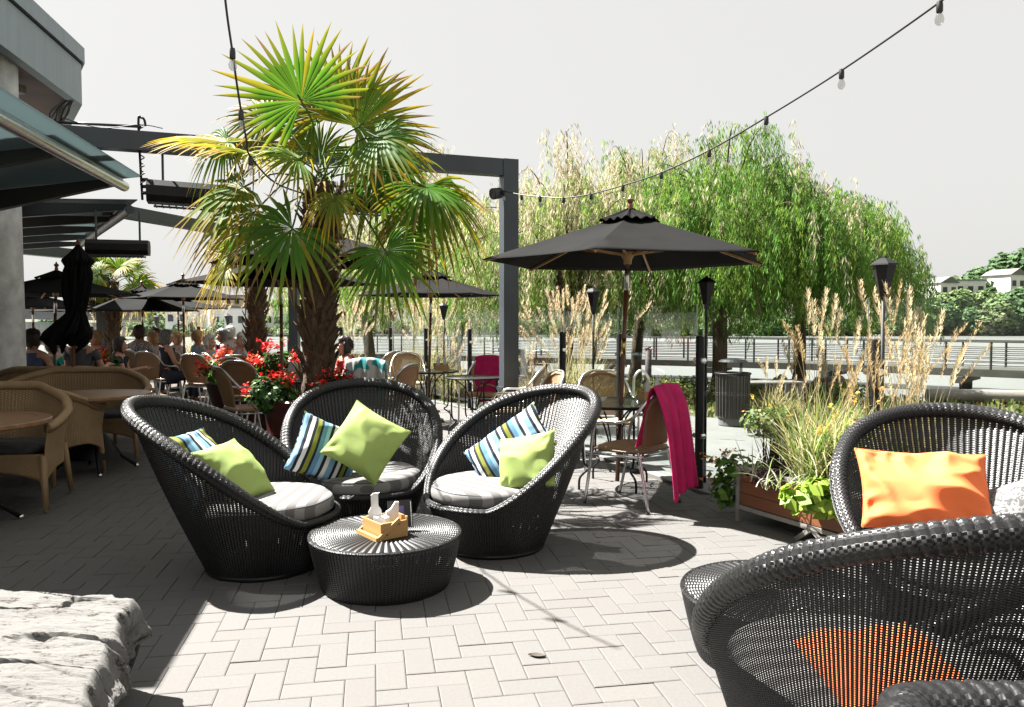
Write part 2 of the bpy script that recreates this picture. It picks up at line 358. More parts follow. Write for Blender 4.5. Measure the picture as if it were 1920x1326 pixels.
# pavers: herringbone of real slabs
mb = MB(); U = .118; g = .0013; ca, sa = BD.y, BD.x
for i in range(-95, 110):
    for j in range(-10, 170):
        d = (i-j) % 4
        if d == 0: a, b, w_, h_ = i, j, 2, 1
        elif d == 3: a, b, w_, h_ = i, j, 1, 2
        else: continue
        cx_, cy_ = (a+w_/2)*U, (b+h_/2)*U; X = ND.x*cx_+BD.x*cy_; Y = ND.y*cx_+BD.y*cy_
        if Y < .9 or Y > 14.5 or X < -.72*Y-1 or X > 5 or not inpoly(X+.12, Y, TERR) or not inpoly(X+.07, Y+.07, TERR): continue
        dz = random.uniform(-.0018, .0018); tz = random.uniform(-.001, .001); q = .005; vs = []
        for ins, z in ((g, -.012), (g, -.002), (g+q, 0.0)):
            for sx, sy in ((0, 0), (1, 0), (1, 1), (0, 1)):
                lx = a*U+(w_*U-ins if sx else ins); ly = b*U+(h_*U-ins if sy else ins)
                vs.append((ND.x*lx+BD.x*ly, ND.y*lx+BD.y*ly, z+dz+tz*(sx-.5)))
        fs = [(8, 9, 10, 11)] + [(k*4+m, k*4+(m+1) % 4, (k+1)*4+(m+1) % 4, (k+1)*4+m) for k in (0, 1) for m in range(4)]
        r = random.random(); base = (.113, .1085, .104) if r < .5 else ((.114, .1075, .102) if r < .75 else (.112, .109, .1055))
        k = random.uniform(.96, 1.03); mb.add(vs, fs, col=tuple(c*k for c in base))
mb.build('terrace_paving', M['paver'], kind='structure', colors=True)
# kerb along the fence and the promenade beyond
mb = MB()
def off(poly, d):
    out = []
    for i, p in enumerate(poly):
        a = Vector(poly[max(i-1, 0)]); b = Vector(poly[min(i+1, len(poly)-1)]); t_ = (b-a).normalized(); out.append(Vector(p)+Vector((t_.y, -t_.x))*d)
    return out
K1 = off(FEN, -.06); K2 = off(FEN, .14)
if (K2[3]-Vector((5, 10))).length > (K1[3]-Vector((5, 10))).length: K1, K2 = off(FEN, .06), off(FEN, -.14)
for i in range(len(FEN)-1):
    a, b, c, d = K1[i], K1[i+1], K2[i+1], K2[i]
    mb.add([(p.x, p.y, z) for z in (-.03, .012) for p in (a, b, c, d)], [(4, 5, 6, 7), (0, 1, 5, 4), (2, 3, 7, 6), (3, 0, 4, 7), (1, 2, 6, 5)])
mb.build('kerb', M['kerb'], kind='structure')
mb = MB(); pr_ = [(p.x, p.y) for p in K2] ; far_ = [(-12, 22.8), (-8, 22.2), (-3.8, 20.2), (-.9, 17.6), (.9, 14.6), (2.0, 12.2), (3.6, 10.9), (7, 10.3), (14, 10.6), (30, 11), (30, 1), (9, 1)]
mb.add([(x, y, -.010) for x, y in pr_+far_], [tuple(range(len(pr_+far_)))]); mb.build('promenade', simple('sunlit concrete', (.105, .104, .10), .85, 0, .1, 3, .2, .003), kind='structure')

# ================================================================ restaurant: roof, column, awnings, pergola
rc = P(154, 197, 10.6); rt = P(154, 90, 10.6).z; rb_ = rc.z
bt = thing('restaurant_building', 'grey zinc fascia and brown soffit of the restaurant roof at the upper left', 'building', (0, 0, 0))
def bl(s, n, z): return Vector((rc.x, rc.y, 0)) + BD*s + ND*n + Vector((0, 0, z))
ED = Vector((-.7, 1, 0)).normalized(); SL = 3.4; rc0 = Vector((rc.x, rc.y, 0)); EN = Vector((ED.y, -ED.x, 0))
def slab(mb, poly, z0, z1):
    n = len(poly); vs = [(p.x, p.y, z) for z in (z0, z1) for p in poly]
    mb.add(vs, [tuple(range(n-1, -1, -1)), tuple(range(n, 2*n))]+[(j, (j+1) % n, n+(j+1) % n, n+j) for j in range(n)])
def band(mb, o, th, z0, z1):   # a strip following the two roof edges, o outward, th thick
    def off3(k): return [rc0-BD*SL+ND*k, rc0+ND*k+BD*k*.35, rc0+ED*2.2+EN*k]
    A_, B_ = off3(o), off3(o-th)
    for k in (0, 1): slab(mb, [A_[k], A_[k+1], B_[k+1], B_[k]] if k == 0 else [A_[1]+ED*.002, A_[2], B_[2], B_[1]+ED*.002], z0, z1)
mb = MB(); band(mb, 0, .12, rb_, rt-.22); mb.build('fascia', M['zinc'], bt)
mb = MB(); band(mb, .04, .4, rt-.2, rt); mb.build('coping', M['zinc'], bt)
mb = MB(); band(mb, .02, .3, rt-.216, rt-.203); mb.build('drip_edge', M['black_metal'], bt)
mb = MB(); slab(mb, [rc0-BD*SL-ND*.12, rc0-ND*.12-EN*.05, rc0+ED*2.2-EN*.12, rc0+ED*2.2-ND*3, rc0-BD*SL-ND*3], rb_+.10, rb_+.14); mb.build('soffit', M['soffit'], bt)
mb = MB(); slab(mb, [rc0-BD*SL-ND*.3, rc0-ND*.35-EN*.05, rc0+ED*2.2-EN*.3, rc0+ED*2.2-ND*3, rc0-BD*SL-ND*3], rt-.18, rt-.05); mb.build('roof', M['dark_steel'], bt)
def prism(mb, s0, s1, n0, n1, z0, z1): slab(mb, [rc0+BD*s0+ND*n0, rc0+BD*s1+ND*n0, rc0+BD*s1+ND*n1, rc0+BD*s0+ND*n1], z0, z1)
mb = MB(); prism(mb, -8.5, -1.2, -1.75, -1.45, 0, rb_+.10); mb.build('wall', M['soffit'], bt)
for k in range(3):
    f_ = MB(); prism(f_, -7.9+k*2.2, -6.2+k*2.2, -1.45, -1.42, .3, 2.5); wn = f_.build('window', M['dark_steel'], bt); f_ = MB(); prism(f_, -7.8+k*2.2, -6.3+k*2.2, -1.42, -1.41, .4, 2.4); f_.build('pane', M['frost'], wn)
mb = MB(); q = P(28, 168, 9.9); mb.box(q, (.24, .10, .10), R(-10)); 
for k in range(3): mb.box(q+Vector((-.07+.06*k, -.055, .0)), (.02, .012, .03), R(-10))
mb.build('junction_box', M['white_frame'], bt)
mb = MB()
for k in range(7):
    a = P(118+3*k, 188, 10.0-.12*k); b = P(92+4*k, 232, 9.6); c = (a+b)/2+Vector((random.uniform(-.1, .1), 0, random.uniform(-.1, .05))); mb.tube(smooth_path([a, c, b]), .012, 6)
mb.build('cable_bundle', M['black_plastic'], bt)
# column
cp = P(38, 600, 9.0); mb = MB(); rr = .34; cc = Vector((cp.x-rr, 9.0, 0)); mb.lathe([(rr, 0), (rr, 1.2), (rr-.01, 3.2), (rr-.01, 4.5)], 40, cc)
mb.build('concrete_column', M['concrete'], smooth=True, label='thick round concrete column at the left edge of the terrace', cat='column', angle=50)
# awnings
def awning(name, label, A, Bp, inward, rise, nr, glass_to):
    # A near end, Bp far end of the front edge; inward horizontal vector to the wall
    t = thing(name, label, 'awning', (0, 0, 0), 0, 'glass awnings of the restaurant'); inw = Vector(inward); e = (Bp-A).normalized(); up = Vector((0, 0, 1))
    m1 = MB(); m1.tube([A, Bp], .055, 12); m1.tube([A+up*.075+inw.normalized()*.03, Bp+up*.075+inw.normalized()*.03], .022, 8); m1.build('front_rail', M['alu'] if nr == 9 else M['steel_grey'], t, True, angle=50)
    m2 = MB(); L = (Bp-A).length; back = inw + Vector((0, 0, rise))
    nb = (Bp-A)
    off_ = -inw.normalized()*glass_to
    vs = [A+off_+up*.11, Bp+off_+up*.11, Bp+back+up*.11, A+back+up*.11]; vs += [v+up*.012 for v in vs]
    m2.add(vs, [(3, 2, 1, 0), (4, 5, 6, 7), (0, 1, 5, 4), (1, 2, 6, 5), (2, 3, 7, 6), (3, 0, 4, 7)]); m2.build('glass_panel', M['frost'], t)
    n = max(3, int(L/1.25))
    for k in range(n+1):
        o = A+e*(.09+(L-.18)*k/n); m3 = MB(); a = o+inw.normalized()*.04; b = o+back
        sd = e*.05; dn0, dn1 = .02, .20
        vs = [a-sd-up*.0, a+sd-up*.0, b+sd-up*dn1, b-sd-up*dn1, a-sd+up*.07, a+sd+up*.07, b+sd+up*.09, b-sd+up*.09]
        m3.add(vs, [(3, 2, 1, 0), (4, 5, 6, 7), (0, 1, 5, 4), (1, 2, 6, 5), (2, 3, 7, 6), (3, 0, 4, 7)]); m3.build('rafter', M['dark_steel'], t)
    m4 = MB(); m4.bar(A+back+up*.0, Bp+back+up*.0, .1, .2); m4.build('wall_rail', M['dark_steel'], t); return t
A1 = P(233, 350, 8.6); awning('glass_awning', 'near frosted glass awning with aluminium front rail under the grey fascia', A1, A1-BD*4.85, -ND*2.0, -.30, 9, .18)
A2 = P(243, 393, 9.5); B2 = P(147, 462, 14.2); e2 = (B2-A2).normalized()
awning('glass_awning', 'farther dark awning ending above the closed black parasol', A2, B2, Vector((-1, .05, 0))*2.6, .05, 8, .1)
# pergola frames
def member(mb, a, b, w_, h_):
    a = Vector(a); b = Vector(b); d = (b-a); x = Vector((d.y, -d.x, 0)); 
    if x.length < 1e-4: x = Vector((1, 0, 0))
    x.normalize(); z = d.normalized(); y = z.cross(x); m = Matrix((x, y, z)).transposed(); mb.box((a+b)/2, (w_, h_, d.length), M=m)
pt = P(954, 316, 9.15); zt = pt.z; pl = P(60, 252, 7.49); pl.z = zt
t = thing('pergola_frame', 'grey steel goalpost frame running behind the tall palm', 'pergola')
mb = MB(); mb.box((pt.x, 9.15, (zt+.095)/2), (.18, .18, zt+.095), R(19)); mb.build('post', M['steel_grey'], t)
mb = MB(); mb.box((pt.x-.02, 9.15, .62), (.2, .2, .04), R(19)); mb.build('collar', M['dark_steel'], t)
mb = MB(); e = (pl-pt).normalized(); member(mb, pt+e*.0905, pl, .155, .188); mb.build('beam', M['steel_grey'], t)
t = thing('pergola_frame', 'second grey steel frame half hidden behind palm leaves', 'pergola')
q1 = P(20, 372, 9.6); q2 = P(551, 470, 15.2); q1.z = q2.z = (q1.z+q2.z)/2; q1.z = q2.z = 2.95; q1 = G(100, 379, 2.95); 
mb = MB(); q1 = P(200, 392, 10.4); q2 = P(550, 455, 14.8); q2.z = q1.z; member(mb, q1, q2, .14, .17); mb.build('beam', M['steel_grey'], t)
mb = MB(); mb.box((q2.x, q2.y, q2.z/2), (.17, .17, q2.z-.17)); mb.build('post', M['steel_grey'], t)
t = thing('pergola_frame', 'dark far steel frame behind the closed parasol', 'pergola')
mb = MB(); q3 = P(30, 466, 15); q4 = P(191, 488, 17.0); q4.z = q3.z; member(mb, q3, q4, .2, .2); mb.build('beam', M['steel_grey'], t)
mb = MB(); mb.box((q4.x, q4.y, q4.z/2-.1), (.2, .2, q4.z-.2)); mb.build('post', M['dark_steel'], t)
# radiant heaters
def heater(label, a, b, sc=1.0):
    t = thing('patio_heater', label, 'heater', (0, 0, 0), 0, 'black radiant heaters'); d = (b-a); z = d.normalized(); x = Vector((-z.y, z.x, 0)).normalized(); y = Vector((0, 0, 1)); L = d.length
    m1 = MB(); prof = [(-.10, -.02), (-.13, .03), (-.13, .11), (-.09, .16), (.09, .16), (.13, .11), (.13, .03), (.10, -.02)]
    vs = [a+z*s+(x*px+y*py)*sc for s in (0, L) for px, py in prof]; n = len(prof)
    m1.add(vs, [(j, (j+1) % n, n+(j+1) % n, n+j) for j in range(n)]+[tuple(range(n-1, -1, -1)), tuple(range(n, 2*n))]); m1.build('casing', M['black_metal'], t)
    m2 = MB(); 
    for k in range(14):
        s = L*(.08+.84*k/13); m2.bar(a+z*s-x*.09*sc-y*.045*sc, a+z*s+x*.09*sc-y*.045*sc, .012, .012)
    m2.bar(a+z*.05-x*.1*sc-y*.035*sc, b-z*.05-x*.1*sc-y*.035*sc, .015, .02); m2.bar(a+z*.05+x*.1*sc-y*.035*sc, b-z*.05+x*.1*sc-y*.035*sc, .015, .02); m2.build('grille', M['dark_steel'], t)
    m3 = MB()
    for s in (.15, .85): m3.tube([a+z*L*s+y*.16*sc, a+z*L*s+y*.5], .012, 6)
    m3.build('hanger', M['steel_grey'], t); return t
heater('long dark heater hanging left of the palm below the beam', P(276, 375, 7.9), P(470, 389, 8.25), 1.2)
heater('heater hanging right of the palm trunk, partly behind its leaves', P(640, 391, 8.55), P(776, 398, 8.8), 1.1)
heater('heater hanging at the tip of the farther awning', P(163, 474, 9.2), P(280, 476, 9.4), .95)
t = thing('cable_mast', 'thin dark mast with wound cable beside the left heater', 'mast', (0, 0, 0)); mb = MB(); a = P(265, 225, 7.85); b = P(267, 375, 7.85); mb.tube(smooth_path([a+Vector((.04, 0, -.06)), a+Vector((.03, 0, .0)), a+Vector((0, 0, .02)), a+Vector((-.03, 0, -.04)), b], 5), .012, 7); mb.build('pole', M['black_metal'], t, True)
mb = MB(); mb.tube([a+Vector((.02*math.sin(k*.9), .02*math.cos(k*.9), -.05-.011*k)) for k in range(55)], .006, 5); mb.tube([P(100, 229, 7.6), P(160, 232, 7.7), P(265, 238, 7.85)], .014, 6); mb.tube(smooth_path([P(120, 222, 7.6), P(190, 240, 7.7), P(262, 234, 7.85), P(305, 241, 8.0)]), .005, 5)
for v in (337, 350, 362): mb.box(P(272, v, 7.85), (.05, .03, .03))
mb.build('cable', M['black_plastic'], t, True)
# speaker on the post
t = thing('loudspeaker', 'small black cylindrical speaker mounted on the grey steel post', 'speaker', P(930, 363, 9.0)); mb = MB(); mb.lathe([(.0, -.075), (.05, -.075), (.062, -.06), (.066, .05), (.055, .06), (.0, .055)], 20, (0, 0, 0), ax=(-.75, -.6, -.2)); mb.build('body', M['black_plastic'], t, True, angle=40)
mb = MB(); mb.bar((.03, 0, 0), (.11, .06, .02), .03, .03); mb.build('bracket', M['black_metal'], t)

# ================================================================ string lights
def string(label, pts, bulbs, spin=0):
    t = thing('string_lights', label, 'string lights', (0, 0, 0), 0, 'festoon bulb strings'); m1 = MB(); sp = smooth_path([P(*p) for p in pts], 10); m1.tube(sp, .0065, 6); m1.build('cable', M['black_plastic'], t, True)
    for (u, v, Y) in bulbs:
        p = P(u, v, Y); b = MB(); b.lathe([(.0, .012), (.014, .01), (.017, -.01), (.017, -.045), (.013, -.05), (0, -.05)], 10, p); s_ = b.build('socket', M['black_plastic'], t, True, angle=40)
        b = MB(); b.lathe([(.012, -.05), (.018, -.065), (.024, -.085), (.021, -.103), (.010, -.115), (0, -.118)], 12, p); bo = b.build('bulb', M['bulb_glass'], s_, True)
        b = MB(); b.tube([p+Vector((-.006, 0, -.05)), p+Vector((-.004, 0, -.1)), p+Vector((.004, 0, -.1)), p+Vector((.006, 0, -.05))], .0015, 4); b.build('filament', M['chrome'], s_)
string('festoon cable dropping from the sky in front of the palm', [(418, -40, 4.3), (426, 30, 4.4), (435, 92, 4.5), (443, 150, 4.65), (452, 208, 4.8), (462, 262, 5.0), (470, 294, 5.2), (520, 345, 6.0), (600, 372, 6.6)], [(436, 94, 4.5), (452, 210, 4.8), (470, 296, 5.2)])
string('festoon cable sweeping from the grey post to the upper right corner', [(935, 356, 9.0), (975, 365, 8.8), (1013, 369, 8.6), (1057, 371, 8.35), (1108, 364, 8.0), (1168, 348, 7.55), (1240, 324, 7.0), (1330, 282, 6.4), (1437, 220, 5.7), (1578, 132, 5.0), (1762, 4, 4.2), (1850, -70, 3.9)],
       [(945, 359, 8.97), (978, 367, 8.8), (1013, 370, 8.6), (1057, 372, 8.35), (1108, 365, 8.0), (1168, 349, 7.55), (1240, 325, 7.0), (1330, 283, 6.4), (1437, 221, 5.7), (1578, 133, 5.0), (1762, 6, 4.2)])

# ================================================================ glass fence
t = thing('glass_fence', 'clear glass wind screen with black posts between terrace and promenade', 'glass fence')
FV = [Vector((x, y, 0)) for x, y in FEN]; FH = 1.545
def post(p, thick=True):
    m1 = MB(); m1.lathe([(.037, 0), (.037, 1.26), (.033, 1.275), (0, 1.28)], 16, p); m1.build('post', M['black_metal'], t, True, angle=40)
for i in range(len(FV)-1):
    a, b = FV[i], FV[i+1]; L = (b-a).length; n = max(1, round(L/1.7)) if i > 0 else 1; e = (b-a)/n; eu = e.normalized(); nn = Vector((eu.y, -eu.x, 0))
    for k in range(n):
        p, q = a+e*k, a+e*(k+1); post(p+Vector((0, 0, .012)))
        m1 = MB(); m1.bar(p+eu*.06+Vector((0, 0, (FH+.14)/2)), q-eu*.04+Vector((0, 0, (FH+.14)/2)), .012, FH-.14)
        # bar's frame: w along horizontal normal
        m1.v = []; m1.f = []; m1.uv = []; m1.c = []
        z0, z1 = .12, FH; A_, B_ = p+eu*.05, q-eu*.035; vs = [Vector((A_.x, A_.y, z))+nn*s for z in (z0, z1) for s in (-.005, .005)]+[Vector((B_.x, B_.y, z))+nn*s for z in (z0, z1) for s in (-.005, .005)]
        m1.add(vs, [(0, 4, 6, 2), (1, 3, 7, 5), (0, 1, 5, 4)]); pane = m1.build('glass_pane', M['glass'], t)
        m1 = MB(); m1.add([vs[2], vs[6], vs[7], vs[3]], [(0, 1, 2, 3)]); m1.add([vs[0], vs[2], vs[3], vs[1]], [(0, 1, 2, 3)]); m1.add([vs[4], vs[5], vs[7], vs[6]], [(0, 1, 2, 3)]); m1.build('edge', M['glass_edge'], pane)
        m1 = MB()
        for s, z in ((A_, .45), (A_, 1.08), (B_, .45), (B_, 1.08)): m1.lathe([(.0, -.02), (.022, -.02), (.022, .02), (0, .02)], 10, s+Vector((0, 0, z)), ax=nn)
        m1.build('clamp', M['chrome'], pane, True, angle=40)
post(FV[-1])
# thin tall uprights beside some posts
# ================================================================ torch lanterns
def lantern(label, u, vtop, Y):
    p = P(u, vtop, Y); z = p.z; t = thing('torch_lantern', label, 'lantern', (p.x, Y, 0), R(20), 'torch lanterns along the glass fence')
    m1 = MB(); m1.tube([(0, 0, 0), (0, 0, z-.26)], .013, 8); m1.build('pole', M['black_metal'], t, True)
    m2 = MB(); m2.lathe([(.02, z-.28), (.03, z-.255), (.075, z-.06), (.078, z-.055)], 6, cap=True); m2.build('lamp_body', M['black_metal'], t)
    m3 = MB(); m3.lathe([(.092, z-.055), (.088, z-.045), (.035, z-.012), (.018, z-.008), (.014, z+.006), (0, z+.012)], 6); m3.build('lid', M['black_metal'], t)
for a in [('torch lantern just left of the black post with the pink towel chair', 1325, 519, 6.75), ('torch lantern right of the big open parasol pole base, by dry grasses', 1113, 539, 8.35), ('tall torch lantern behind the orange pillow chair', 1658, 482, 5.2), ('torch lantern seen under the second parasol, nearest the grey post', 832, 568, 13.2), ('torch lantern between two willow trunks, middle of the fence', 737, 576, 16.2), ('small torch lantern just right of the palm trunk', 643, 582, 17.6), ('far torch lantern left of the second palm trunk', 427, 589, 19.2), ('farthest torch lantern above the seated guests', 293, 591, 20.2)]: lantern(*a)
# ================================================================ black woven lounge chairs
def lc_rim(t):
    c = math.cos(t); s = (1-c)/2; k = max(0, (s-.13)/.87); k = k**1.22 if k > 0 else 0
    z = .30+.635*(k*(1.12-.12*k) if k > 0 else 0); return z
def lc_r(t, z, rb=.305):
    c = math.cos(t); k = .30+(.135*c*c if c < 0 else .0*c*c); return rb+k*z+.02*math.sin(PI*min(z/.98, 1))
def lc_shell(n, fine=False):
    mb = MB(); S_ = 5; N = n*S_; rows = 26; amp = .0055 if not fine else .003
    offs = [0, .8, 1, .8, 0]
    def fn(u, v):
        t = 2*PI*u; zr = lc_rim(t); z = zr*v; ph = (u*n) % 1.0
        r = lc_r(t, z)+amp*math.sin(PI*min(1, max(0, (ph-.15)/.7)))
        return (Vector((r*math.cos(t), r*math.sin(t), z)), (u*n, z/(.011 if not fine else .0062)))
    # open seam to keep the uv running on
    mb.grid(fn, N, rows, wu=False); return mb
def rope(mb, pts, R_, pitch=.03, n=14, amp=.16, closed=True, step=.006, twist=2.0):
    # thick braided roll with diagonal ridges
    P_ = [Vector(p) for p in pts]; L = [0]
    for i in range(1, len(P_)+(1 if closed else 0)): L.append(L[-1]+(P_[i % len(P_)]-P_[i-1]).length)
    tot = L[-1]; m = int(tot/step); res = []; k = 0
    for i in range(m+(0 if closed else 1)):
        s = tot*i/m
        while k < len(L)-2 and L[k+1] < s: k += 1
        f = (s-L[k])/max(1e-9, L[k+1]-L[k]); res.append(P_[k].lerp(P_[(k+1) % len(P_)], f))
    N = len(res); vs = []; uv = []; nr = max(1, round(tot/pitch)); px = None
    for i in range(N):
        d = (res[(i+1) % N]-res[i-1]) if closed or 0 < i < N-1 else (res[min(i+1, N-1)]-res[max(i-1, 0)])
        d.normalize()
        if px is None: px, py = frame(d)
        else: px = (px-d*px.dot(d)).normalized(); py = px.cross(d)
        s = i/N
        Rr = R_[i*len(R_)//N] if hasattr(R_, '__len__') else R_
        for j in range(n):
            a = 2*PI*j/n; q_ = s*nr + j/n*twist; ph = q_ % 1.0; k_ = Rr*(1+amp*(.8+.5*math.sin(int(q_)*12.9898))*(min(1, 1.6*abs(math.sin(PI*ph)))-.6))
            vs.append(res[i]+(px*math.cos(a)+py*math.sin(a))*k_); uv.append((s*nr*3, j/n*15))
    M_ = N if closed else N-1
    fs = [(i*n+j, i*n+(j+1) % n, ((i+1) % N)*n+(j+1) % n, ((i+1) % N)*n+j) for i in range(M_) for j in range(n)]
    if not closed: fs += [tuple(range(n-1, -1, -1)), tuple((N-1)*n+j for j in range(n))]
    mb.add(vs, fs, uv)
def lounge_chair(label, loc, rz, fine=False, group='black woven egg lounge chairs'):
    t = thing('lounge_chair', label, 'lounge chair', loc, rz, group)
    lc_shell(340 if fine else 150, fine).build('shell', M['black_wicker_fine' if fine else 'black_wicker'], t, True)
    mb = MB(); pts = []
    for i in range(240):
        a = 2*PI*i/240; z = lc_rim(a); r = lc_r(a, z)+.006; pts.append((r*math.cos(a), r*math.sin(a), z+.005))
    radii = [.020+.017*min(1, max(0, ((1-math.cos(2*PI*i/240))/2-.05)/.3))*(.8 if fine else 1) for i in range(240)]
    rope(mb, pts, radii, pitch=.03 if not fine else .026, n=16 if fine else 12, step=.005 if not fine else .003, amp=.15, twist=1.0); mb.build('rim', M['black_wicker_solid'], t, True)
    mb = MB(); mb.lathe([(.0, .25), (.37, .25), (.38, .26), (.38, .285), (.37, .295), (0, .295)], 48); mb.build('seat_deck', M['black_wicker_solid'], t)
    mb = MB(); mb.lathe([(.312, .0), (.32, .012), (.314, .03)], 60); mb.build('base_band', M['black_wicker_solid'], t, True)
    return t
def seat_cushion(label, chair, r=.40, z=.30, h=.115, shift=.02, rot=0.0):
    R_ = chair.matrix_basis if True else None
    m = Matrix.Translation(chair.location) @ Matrix.Rotation(chair.rotation_euler.z, 4, 'Z'); p = m @ Vector((shift, 0, z))
    t = thing('seat_cushion', label, 'cushion', p, chair.rotation_euler.z+rot, 'round striped seat cushions')
    mb = MB(); n = 72; vs = []; uv = []; prof = []
    for k in range(15):
        b = -PI/2+PI*k/14; prof.append((1-(1-abs(math.cos(b))**.55)*(1), math.sin(b)))
    def fn(u, v):
        a = 2*PI*u; i = v*14; b = -PI/2+PI*v; rr_ = r*(1-.30*(1-abs(math.cos(b))**.5) if v not in (0, 1) else .0)
        if v in (0, 1): rr_ = 0.0
        sq = 1+.01*math.sin(9*a); zz = h/2+h/2*math.copysign(abs(math.sin(b))**.8, math.sin(b)); x = rr_*sq*math.cos(a); y = rr_*sq*math.sin(a)
        zz += .006*mnoise.noise(Vector((x*5, y*5, 1)))
        return (Vector((x, y, zz)), (x+zz*.0, y))
    mb.grid(fn, n, 20, wu=True); mb.build('cover', M['seat_cloth'], t, True)
    for zz, nm in ((h*.80, 'piping'), (h*.22, 'piping')):
        mb = MB(); pp = []
        for i in range(80):
            a = 2*PI*i/80; q = r*(1-.30*(1-(1-((zz/h-.5)*2)**2)**.3))*(1+.01*math.sin(9*a))+.002; pp.append((q*math.cos(a), q*math.sin(a), zz))
        mb.tube(pp, .0045, 6, closed=True); mb.build(nm, M['grey_cushion'], t, True)
    return t
def pillow(label, c, n, roll, mat, w=.42, h=.42, th=.075, seed=0, wr=.021, group=None, name='throw_pillow', sag=0.0):
    n = Vector(n).normalized(); x0 = Vector((0, 0, 1)).cross(n)
    x0 = x0.normalized() if x0.length > 1e-3 else Vector((1, 0, 0)); y0 = n.cross(x0)
    ca_, sa_ = math.cos(R(roll)), math.sin(R(roll)); x = x0*ca_+y0*sa_; y = -x0*sa_+y0*ca_
    m = Matrix((x, y, n)).transposed(); t = bpy.data.objects.new(name, None)
    bpy.data.objects.remove(t); mb = MB(); N = 44
    def side(sg):
        def fn(u, v):
            a, b = u*2-1, v*2-1; pin = 1-.075*(1-a*a)*(abs(b))**3*1; pin2 = 1-.075*(1-b*b)*(abs(a))**3
            X = a*w/2*pin2; Y = b*h/2*pin; f = (max(0, (1-a*a))*max(0, (1-b*b)))**.42
            wv = .9*mnoise.noise(Vector((X*4+seed*3, Y*6, seed*1.7)))+.8*max(0, .35-abs(mnoise.noise(Vector((X*5+Y*3+seed, Y*6-X*2+sg, seed)))))*1.6-.2
            ed = math.exp(-((1-abs(a))*5)**2)+math.exp(-((1-abs(b))*5)**2)
            ang = math.atan2(b, a); pk = .28*math.sin(ang*9+seed*2+4*mnoise.noise(Vector((a*2, b*2, seed))))*math.exp(-((math.hypot(a, b)-1.12)*4.0)**2)
            Z = sg*th*f*(1+.0*ed)+ sg*wr*min(1, f*2.2)*(wv+pk) - sag*(a*a+b*b)*.02
            q = m @ Vector((X, Y, Z)); return (q, (X+w/2, Y+h/2))
        return fn
    mb.grid(side(1), N, N); k0 = len(mb.v); mb.grid(side(-1), N, N)
    mb.f[N*N:] = [tuple(reversed(f)) for f in mb.f[N*N:]]
    # seam cord
    ring = []
    for e in range(4):
        for i in range(N):
            s = i/N; u, v = [(s, 0), (1, s), (1-s, 1), (0, 1-s)][e]; ring.append(Vector(side(1)(u, v)[0]))
    o = mb.build(name, mat, None, True, label, 'pillow', group, loc=c)
    mb = MB(); mb.tube(ring, .0035, 5, closed=True); mb.build('seam', mat, o, True); return o
L1c = (-1.43, 4.44); L2c = (-1.0, 5.2); L3c = (-.115, 4.84); R1c = (2.01, 3.36); R2c = (1.035, 2.26)
def fz(dx, dy): return math.atan2(dy, dx)
CH1 = lounge_chair('left black woven lounge chair turned sideways toward the round table', (*L1c, 0), fz(.999, -.02))
CH2 = lounge_chair('middle black woven lounge chair facing the camera in front of the palm pot', (*L2c, 0), fz(.18, -.98))
CH3 = lounge_chair('black woven lounge chair right of the low table, next to the bistro set', (*L3c, 0), fz(-.72, -.69))
CH4 = lounge_chair('black woven lounge chair with the orange pillow at the right edge', (*R1c, 0), fz(-.36, -.93)); CH4.scale = (1.04, 1.06, 1.0)
CH5 = lounge_chair('nearest black woven lounge chair seen from behind, lower right corner', (*R2c, 0), fz(-.17, 1.0), True); CH5.scale = (1.0, 1.0, 1.05)
seat_cushion('round grey striped cushion on the left lounge chair, bright in the sun', CH1, .385, shift=.01)
seat_cushion('round grey striped cushion on the middle lounge chair, dappled shade', CH2, .385, shift=.01)
seat_cushion('round grey striped cushion on the lounge chair right of the low table', CH3, .385, shift=.01)
seat_cushion('round seat cushion on the lounge chair with the orange pillow', CH4, .385, shift=.01)
seat_cushion('round seat cushion seen through the nearest chair weave', CH5, .385, shift=.01)
G_ = 'throw pillows on the lounge chairs'
pillow('striped pillow with white sunlit top on the left lounge chair', P(372, 872, 4.36), (.70, -.34, .65), 4, M['stripe_cloth'], .38, .44, .075, 1, group=G_)
pillow('lime green pillow half in glaring sun on the left lounge chair', P(440, 886, 4.40), (.70, -.30, .68), 6, M['green_cloth'], .36, .40, .085, 2, group=G_)
pillow('blue and white striped pillow slumped at the left of the middle lounge chair', P(612, 848, 4.98), (.55, -.75, .35), -28, M['stripe_cloth'], .44, .40, .08, 3, group=G_)
pillow('lime green pillow tilted on its corner in the middle lounge chair', P(686, 829, 4.86), (.03, -.88, .42), -31, M['green_cloth'], .41, .40, .085, 4, group=G_)
pillow('striped pillow leaning across the back of the right lounge chair', P(955, 840, 5.0), (-.42, -.80, .40), 40, M['stripe_cloth'], .58, .34, .07, 5, group=G_)
pillow('lime green pillow with sun patches in the lounge chair beside the bistro table', P(988, 866, 4.64), (-.50, -.76, .40), 14, M['green_cloth'], .38, .34, .08, 6, group=G_)
pillow('large crumpled orange pillow at the right edge', P(1733, 920, 3.36), (-.18, -.80, .55), -1, M['orange_cloth'], .535, .37, .09, 7, .06, group=G_)
pillow('grey and white scroll patterned pillow right of the orange one', P(1915, 990, 3.2), (-.4, -.75, .5), 24, M['scroll_cloth'], .44, .40, .08, 8, group=G_)
pillow('orange pillow glowing through the weave of the nearest chair', P(1650, 1262, 2.13), (-.16, -.02, .98), -10, M['orange_cloth'], .50, .36, .085, 9, .035, group=G_)
